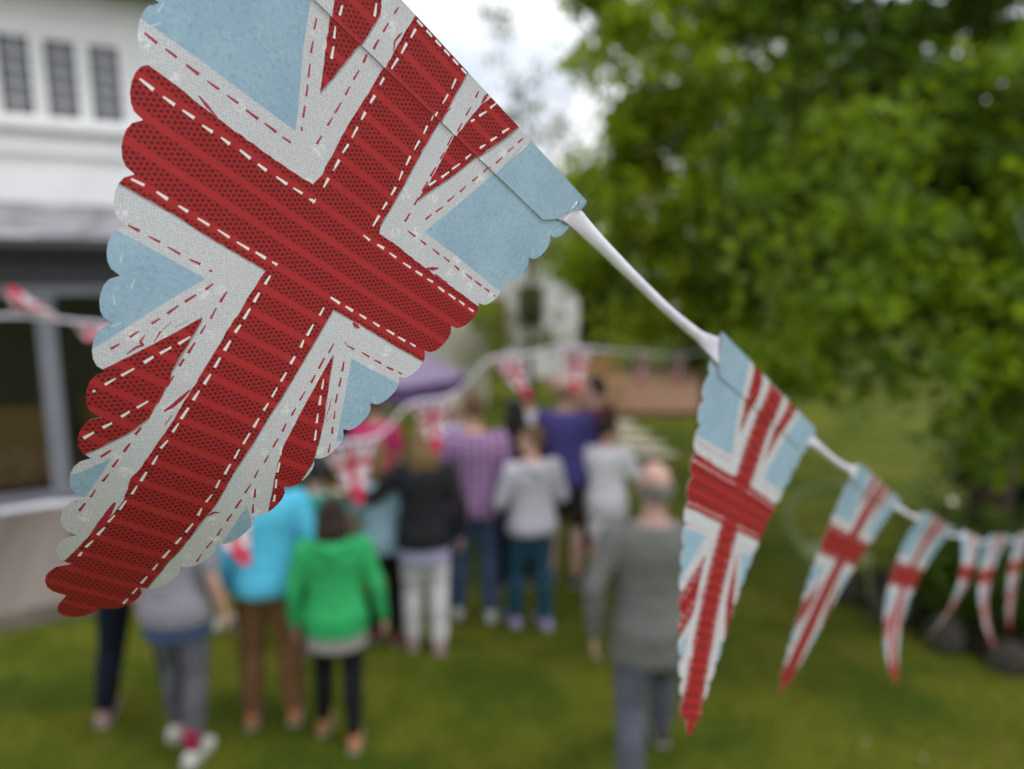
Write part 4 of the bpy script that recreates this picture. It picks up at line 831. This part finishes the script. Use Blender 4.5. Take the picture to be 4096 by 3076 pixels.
def hung(A,B,Mi,T,twist=0.,curl=0.):
    A,B,Mi,T=map(np.array,(A,B,Mi,T)); M=(A+B)/2; U=(B-A)/1.01; c=2*Mi-.5*(M+T)
    L0=np.linalg.norm(U); nrm=np.cross(U,T-M); nrm/=np.linalg.norm(nrm)
    def f(s,t):
        x=((t-TOP_T)/(TIP-TOP_T))[:,None]; b=M*(1-x)**2+2*c*x*(1-x)+T*x*x
        a=twist*x; u=U*np.cos(a)+nrm*L0*np.sin(a)
        return b+u*s[:,None]+nrm*(curl*UNIT)*(s[:,None]**2)*x
    return f
FLAGS=[((.115,.390,2.658),(.226,.519,2.575),(.128,.415,2.514),(.107,.390,2.414),-.05,.3),
 ((.300,.596,2.528),(.420,.743,2.447),(.291,.615,2.410),(.239,.582,2.321),-.08,.3),
 ((.501,.831,2.405),(.634,.979,2.328),(.495,.857,2.270),(.493,.841,2.169),-.05,.3),
 ((.704,1.067,2.292),(.841,1.225,2.218),(.715,1.069,2.187),(.646,1.056,2.100),.06,.3),
 ((.917,1.306,2.192),(1.060,1.448,2.138),(.926,1.314,2.066),(.948,1.297,1.960),.10,.3),
 ((1.148,1.545,2.101),(1.291,1.690,2.059),(1.165,1.564,1.978),(1.157,1.546,1.864),0,.3)]
NAMES=['second pennant along the ribbon, hanging in front of the man in grey','third pennant along the ribbon, in front of the garden chair','fourth pennant along the ribbon, its tip curling to the right','fifth pennant along the ribbon, its tip blown to the left','sixth pennant along the ribbon, small and far','last pennant along the ribbon, cut by the right edge of the photo']
SURFS=[hung(*f) for f in FLAGS]
for n_,sf in zip(NAMES,SURFS): pennant(n_,sf,G1)
# satin ribbon through the hems
t=NT('white_satin'); v_=t.coord(); t.color(t.mix(t.step(t.noise(55,3,.6,v_),.3,.7),(.72,.69,.84),(.86,.83,.96))); t.bump(t.noise(130,3,.6,v_),.35,.0015); M_SATIN=t.fin(.5,.3); t.b.inputs['Sheen Weight'].default_value=.3
def ribbon(name,label,path,thick=.0006,group=None,flat=False):
    """path: (point, half width, width direction); a thin closed strip swept along it"""
    P=np.array([p[0] for p in path]);W=np.array([p[1] for p in path]);D=np.array([p[2] for p in path]); n=len(P)
    tt=np.linspace(0,n-1,(n-1)*6+1); i=np.clip(tt.astype(int),0,n-2); u=(tt-i)[:,None]
    p0=P[np.clip(i-1,0,n-1)];p1=P[i];p2=P[i+1];p3=P[np.clip(i+2,0,n-1)]
    Q=.5*((2*p1)+(-p0+p2)*u+(2*p0-5*p1+4*p2-p3)*u**2+(-p0+3*p1-3*p2+p3)*u**3); w=np.interp(tt,range(n),W)
    d=np.stack([np.interp(tt,range(n),D[:,k]) for k in range(3)],-1)
    tg=np.gradient(Q,axis=0); tg/=np.linalg.norm(tg,axis=1)[:,None]; d-=tg*(d*tg).sum(1)[:,None]; d/=np.linalg.norm(d,axis=1)[:,None]; nn=np.cross(tg,d)
    K=10; rings=[]; fold=np.interp(w,[.0028,.0046],[.16,0.]) if not flat else 0*w
    for a in range(len(Q)):
        # folded lengthwise where it is narrow: the section is a shallow crescent
        rings.append([tuple(Q[a]+d[a]*w[a]*math.cos(2*PI*k/K)+nn[a]*(thick+.0006*max(0,1-w[a]/.0048))*math.sin(2*PI*k/K)+nn[a]*w[a]*fold[a]*math.cos(4*PI*k/K)) for k in range(K)])
    m=MB(); m.loft(rings); o=m.build(name,M_SATIN,None,True); tag(o,label,'ribbon',group); return o
def hem(sf,s,dt): return sf(np.array([s]),np.array([TOP_T+dt]))[0]
def frontn(sf,s):
    h=1e-3; a=np.array([s]);b=np.array([TOP_T+.05]); p=sf(a,b); n=np.cross(sf(a,b+h)-p,sf(a+h,b)-p)[0]; return n/np.linalg.norm(n)
path=[]; dn=np.array([0,0,-1.])
hs=[hero]+SURFS
first=hem(hero,-.5,.05); path.append((first+np.array([-.9,.10,.42]),.006,dn)); path.append((first+np.array([-.45,.05,.24]),.004,dn)); path.append((first+np.array([-.12,-.01,.075]),.0035,dn))
for k,sf in enumerate(hs):
    wd=hem(sf,0,.1)-hem(sf,0,0); wd/=np.linalg.norm(wd); f=.00035
    for s in (-.488,-.47,-.45,-.42,-.25,0,.25,.42,.45,.47,.488): path.append((hem(sf,s,.05)+frontn(sf,s)*f,.0068 if s<.44 else .0068-.0024*(s-.44)/.048,wd))
    if k<len(hs)-1:
        a=hem(sf,.49,.045); b=hem(hs[k+1],-.49,.045); L_=np.linalg.norm(b-a); sag=np.array([0,0,-.004])
        wide=np.array([-.5,0,-.85])
        path.append((a+(b-a)*.14+sag*.5,.0031,wide)); path.append((a+(b-a)*.35+sag*.8,.0026,wide)); path.append((a+(b-a)*.6+sag,.0025,wide)); path.append((a+(b-a)*.84+sag*.7,.0030,wide))
last=hem(SURFS[-1],.49,.045); path+=[(last+np.array([.3,.35,.03]),.004,dn),(last+np.array([1.0,1.35,.45]),.005,dn),(last+np.array([1.6,2.5,1.0]),.006,dn)]
ribbon('satin_ribbon','white satin ribbon carrying the seven patchwork pennants',path,.00018)

# ---- the older string across the garden: plain union flag pennants on white tape
def uflag():
    W2,L2=.5,1.25; out=[(-.5,0),(.5,0),(.06,1.12),(0,1.16),(-.06,1.12)]; it=[]
    it.append(('B',[(-.6,-.1),(.6,-.1),(.6,1.3),(-.6,1.3)]))
    def bar(a,b,w,c): it.append((c,quad(a,b,w,w)))
    bar((-.55,-.12),(.45,1.0),.10,'W'); bar((.55,-.12),(-.45,1.0),.10,'W'); bar((-.55,-.12),(.45,1.0),.04,'R'); bar((.55,-.12),(-.45,1.0),.04,'R')
    bar((0,-.1),(0,1.3),.15,'W'); bar((-.6,.42),(.6,.42),.17,'W'); bar((0,-.1),(0,1.3),.07,'R'); bar((-.6,.42),(.6,.42),.075,'R')
    it.append(('R',[(-.2,.86),(.2,.86),(.2,1.3),(-.2,1.3)]))
    return triangulate(out,it,None,'B',.09)
UM=uflag()
UC=[flatcol('flag_navy',(.03,.035,.16),.7),flatcol('flag_white',(.68,.66,.72),.7),flatcol('flag_red',(.48,.03,.06),.7)]+[flatcol('flag_hem',(.68,.66,.72),.7)]*5
def unionflag(label,A,B,T,bend=.02,size=1.,grp='union flag pennants on the white tape across the garden'):
    A,B,T=map(np.array,(A,B,T)); M=(A+B)/2; U=B-A; n=np.cross(U,T-M); n/=np.linalg.norm(n)
    sf=lambda s,t:U*s[:,None]+(T-M)*(t/1.16)[:,None]+n*(bend*np.sin(2.2*t)+.02*np.sin(5*s+3*t))[:,None]
    e=empty('union_pennant',tuple(M)); tag(e,label,'pennant',grp); sheet('flag_cloth',UM,sf,e,0.,.0006,UC,True); return e
S2=[(-1.9,1.75,2.0),(-1.365, 1.824, 2.061),(-1.227, 1.924, 2.052),(-.93,2.21,1.97),(-.648,2.779,2.018),(-.368,3.249,2.107),(-.025,3.876,2.23),(.404,4.381,2.225),(1.099,5.967,2.014),(1.545,6.562,1.935),(2.6,7.6,1.95)]
lab={2:'union flag pennant beside the turquoise shirt, half behind the big pennant',3:'union flag pennant hanging over the girl in green',4:'union flag pennant left of the checked shirt',5:'union flag pennant blown sideways above the dark haired woman',6:'union flag pennant above the man in indigo',7:'small far union flag pennant over the gravel terrace, left of the pair',8:'small far union flag pennant over the gravel terrace, right of the pair'}
blow={2:(.06,.02,-.24),3:(.03,.02,-.27),4:(.02,.02,-.26),5:(.13,.05,-.24),6:(.0,.0,-.29),7:(0,0,-.28),8:(0,0,-.28)}
S2=[np.array(p) for p in S2]; tp=[]
ang={2:(.085,.03),3:(.12,.01),4:(.115,.0),5:(.11,.0),6:(.12,-.01),7:(.09,.0),8:(.09,.0)}
for i,p in enumerate(S2,-1):
    if i in lab:
        d=np.array([ang[i][0]*.93,ang[i][1]+.05,0.])*.92; sl=(S2[min(i+2,len(S2)-1)]-S2[i]); d[2]=np.clip(sl[2]/np.linalg.norm(sl),-.25,.25)*.1
        A,B=p-d,p+d; unionflag(lab[i],A,B,p+np.array(blow[i])); tp+=[(A+[0,0,.004],.0075,dn),(B+[0,0,.004],.0075,dn)]
    else: tp.append((p,.008,dn))
ribbon('white_tape','white tape strung low across the garden in front of the crowd',tp,.0007,None,True)
# short string near the house, its flags flipped up by the wind
S3=[(-3.6,2.9,2.54),(-2.55,3.1,2.50),(-2.187,3.21,2.497),(-2.06,3.50,2.447),(-1.75,3.8,2.41),(-1.0,4.3,2.45)]
ribbon('white_tape','white tape strung in front of the glazed doors of the house',[(np.array(p),.008,dn) for p in S3],.0007,None,True)
unionflag('union flag pennant flipped up over the tape before the house doors',(-2.24,3.19,2.505),(-2.05,3.25,2.488),(-2.21,3.17,2.63),.01,1.,'union flag pennants before the house')
unionflag('union flag pennant folded on the tape next to the big pennant',(-2.14,3.45,2.46),(-1.98,3.56,2.435),(-2.05,3.47,2.36),.02,1.,'union flag pennants before the house')
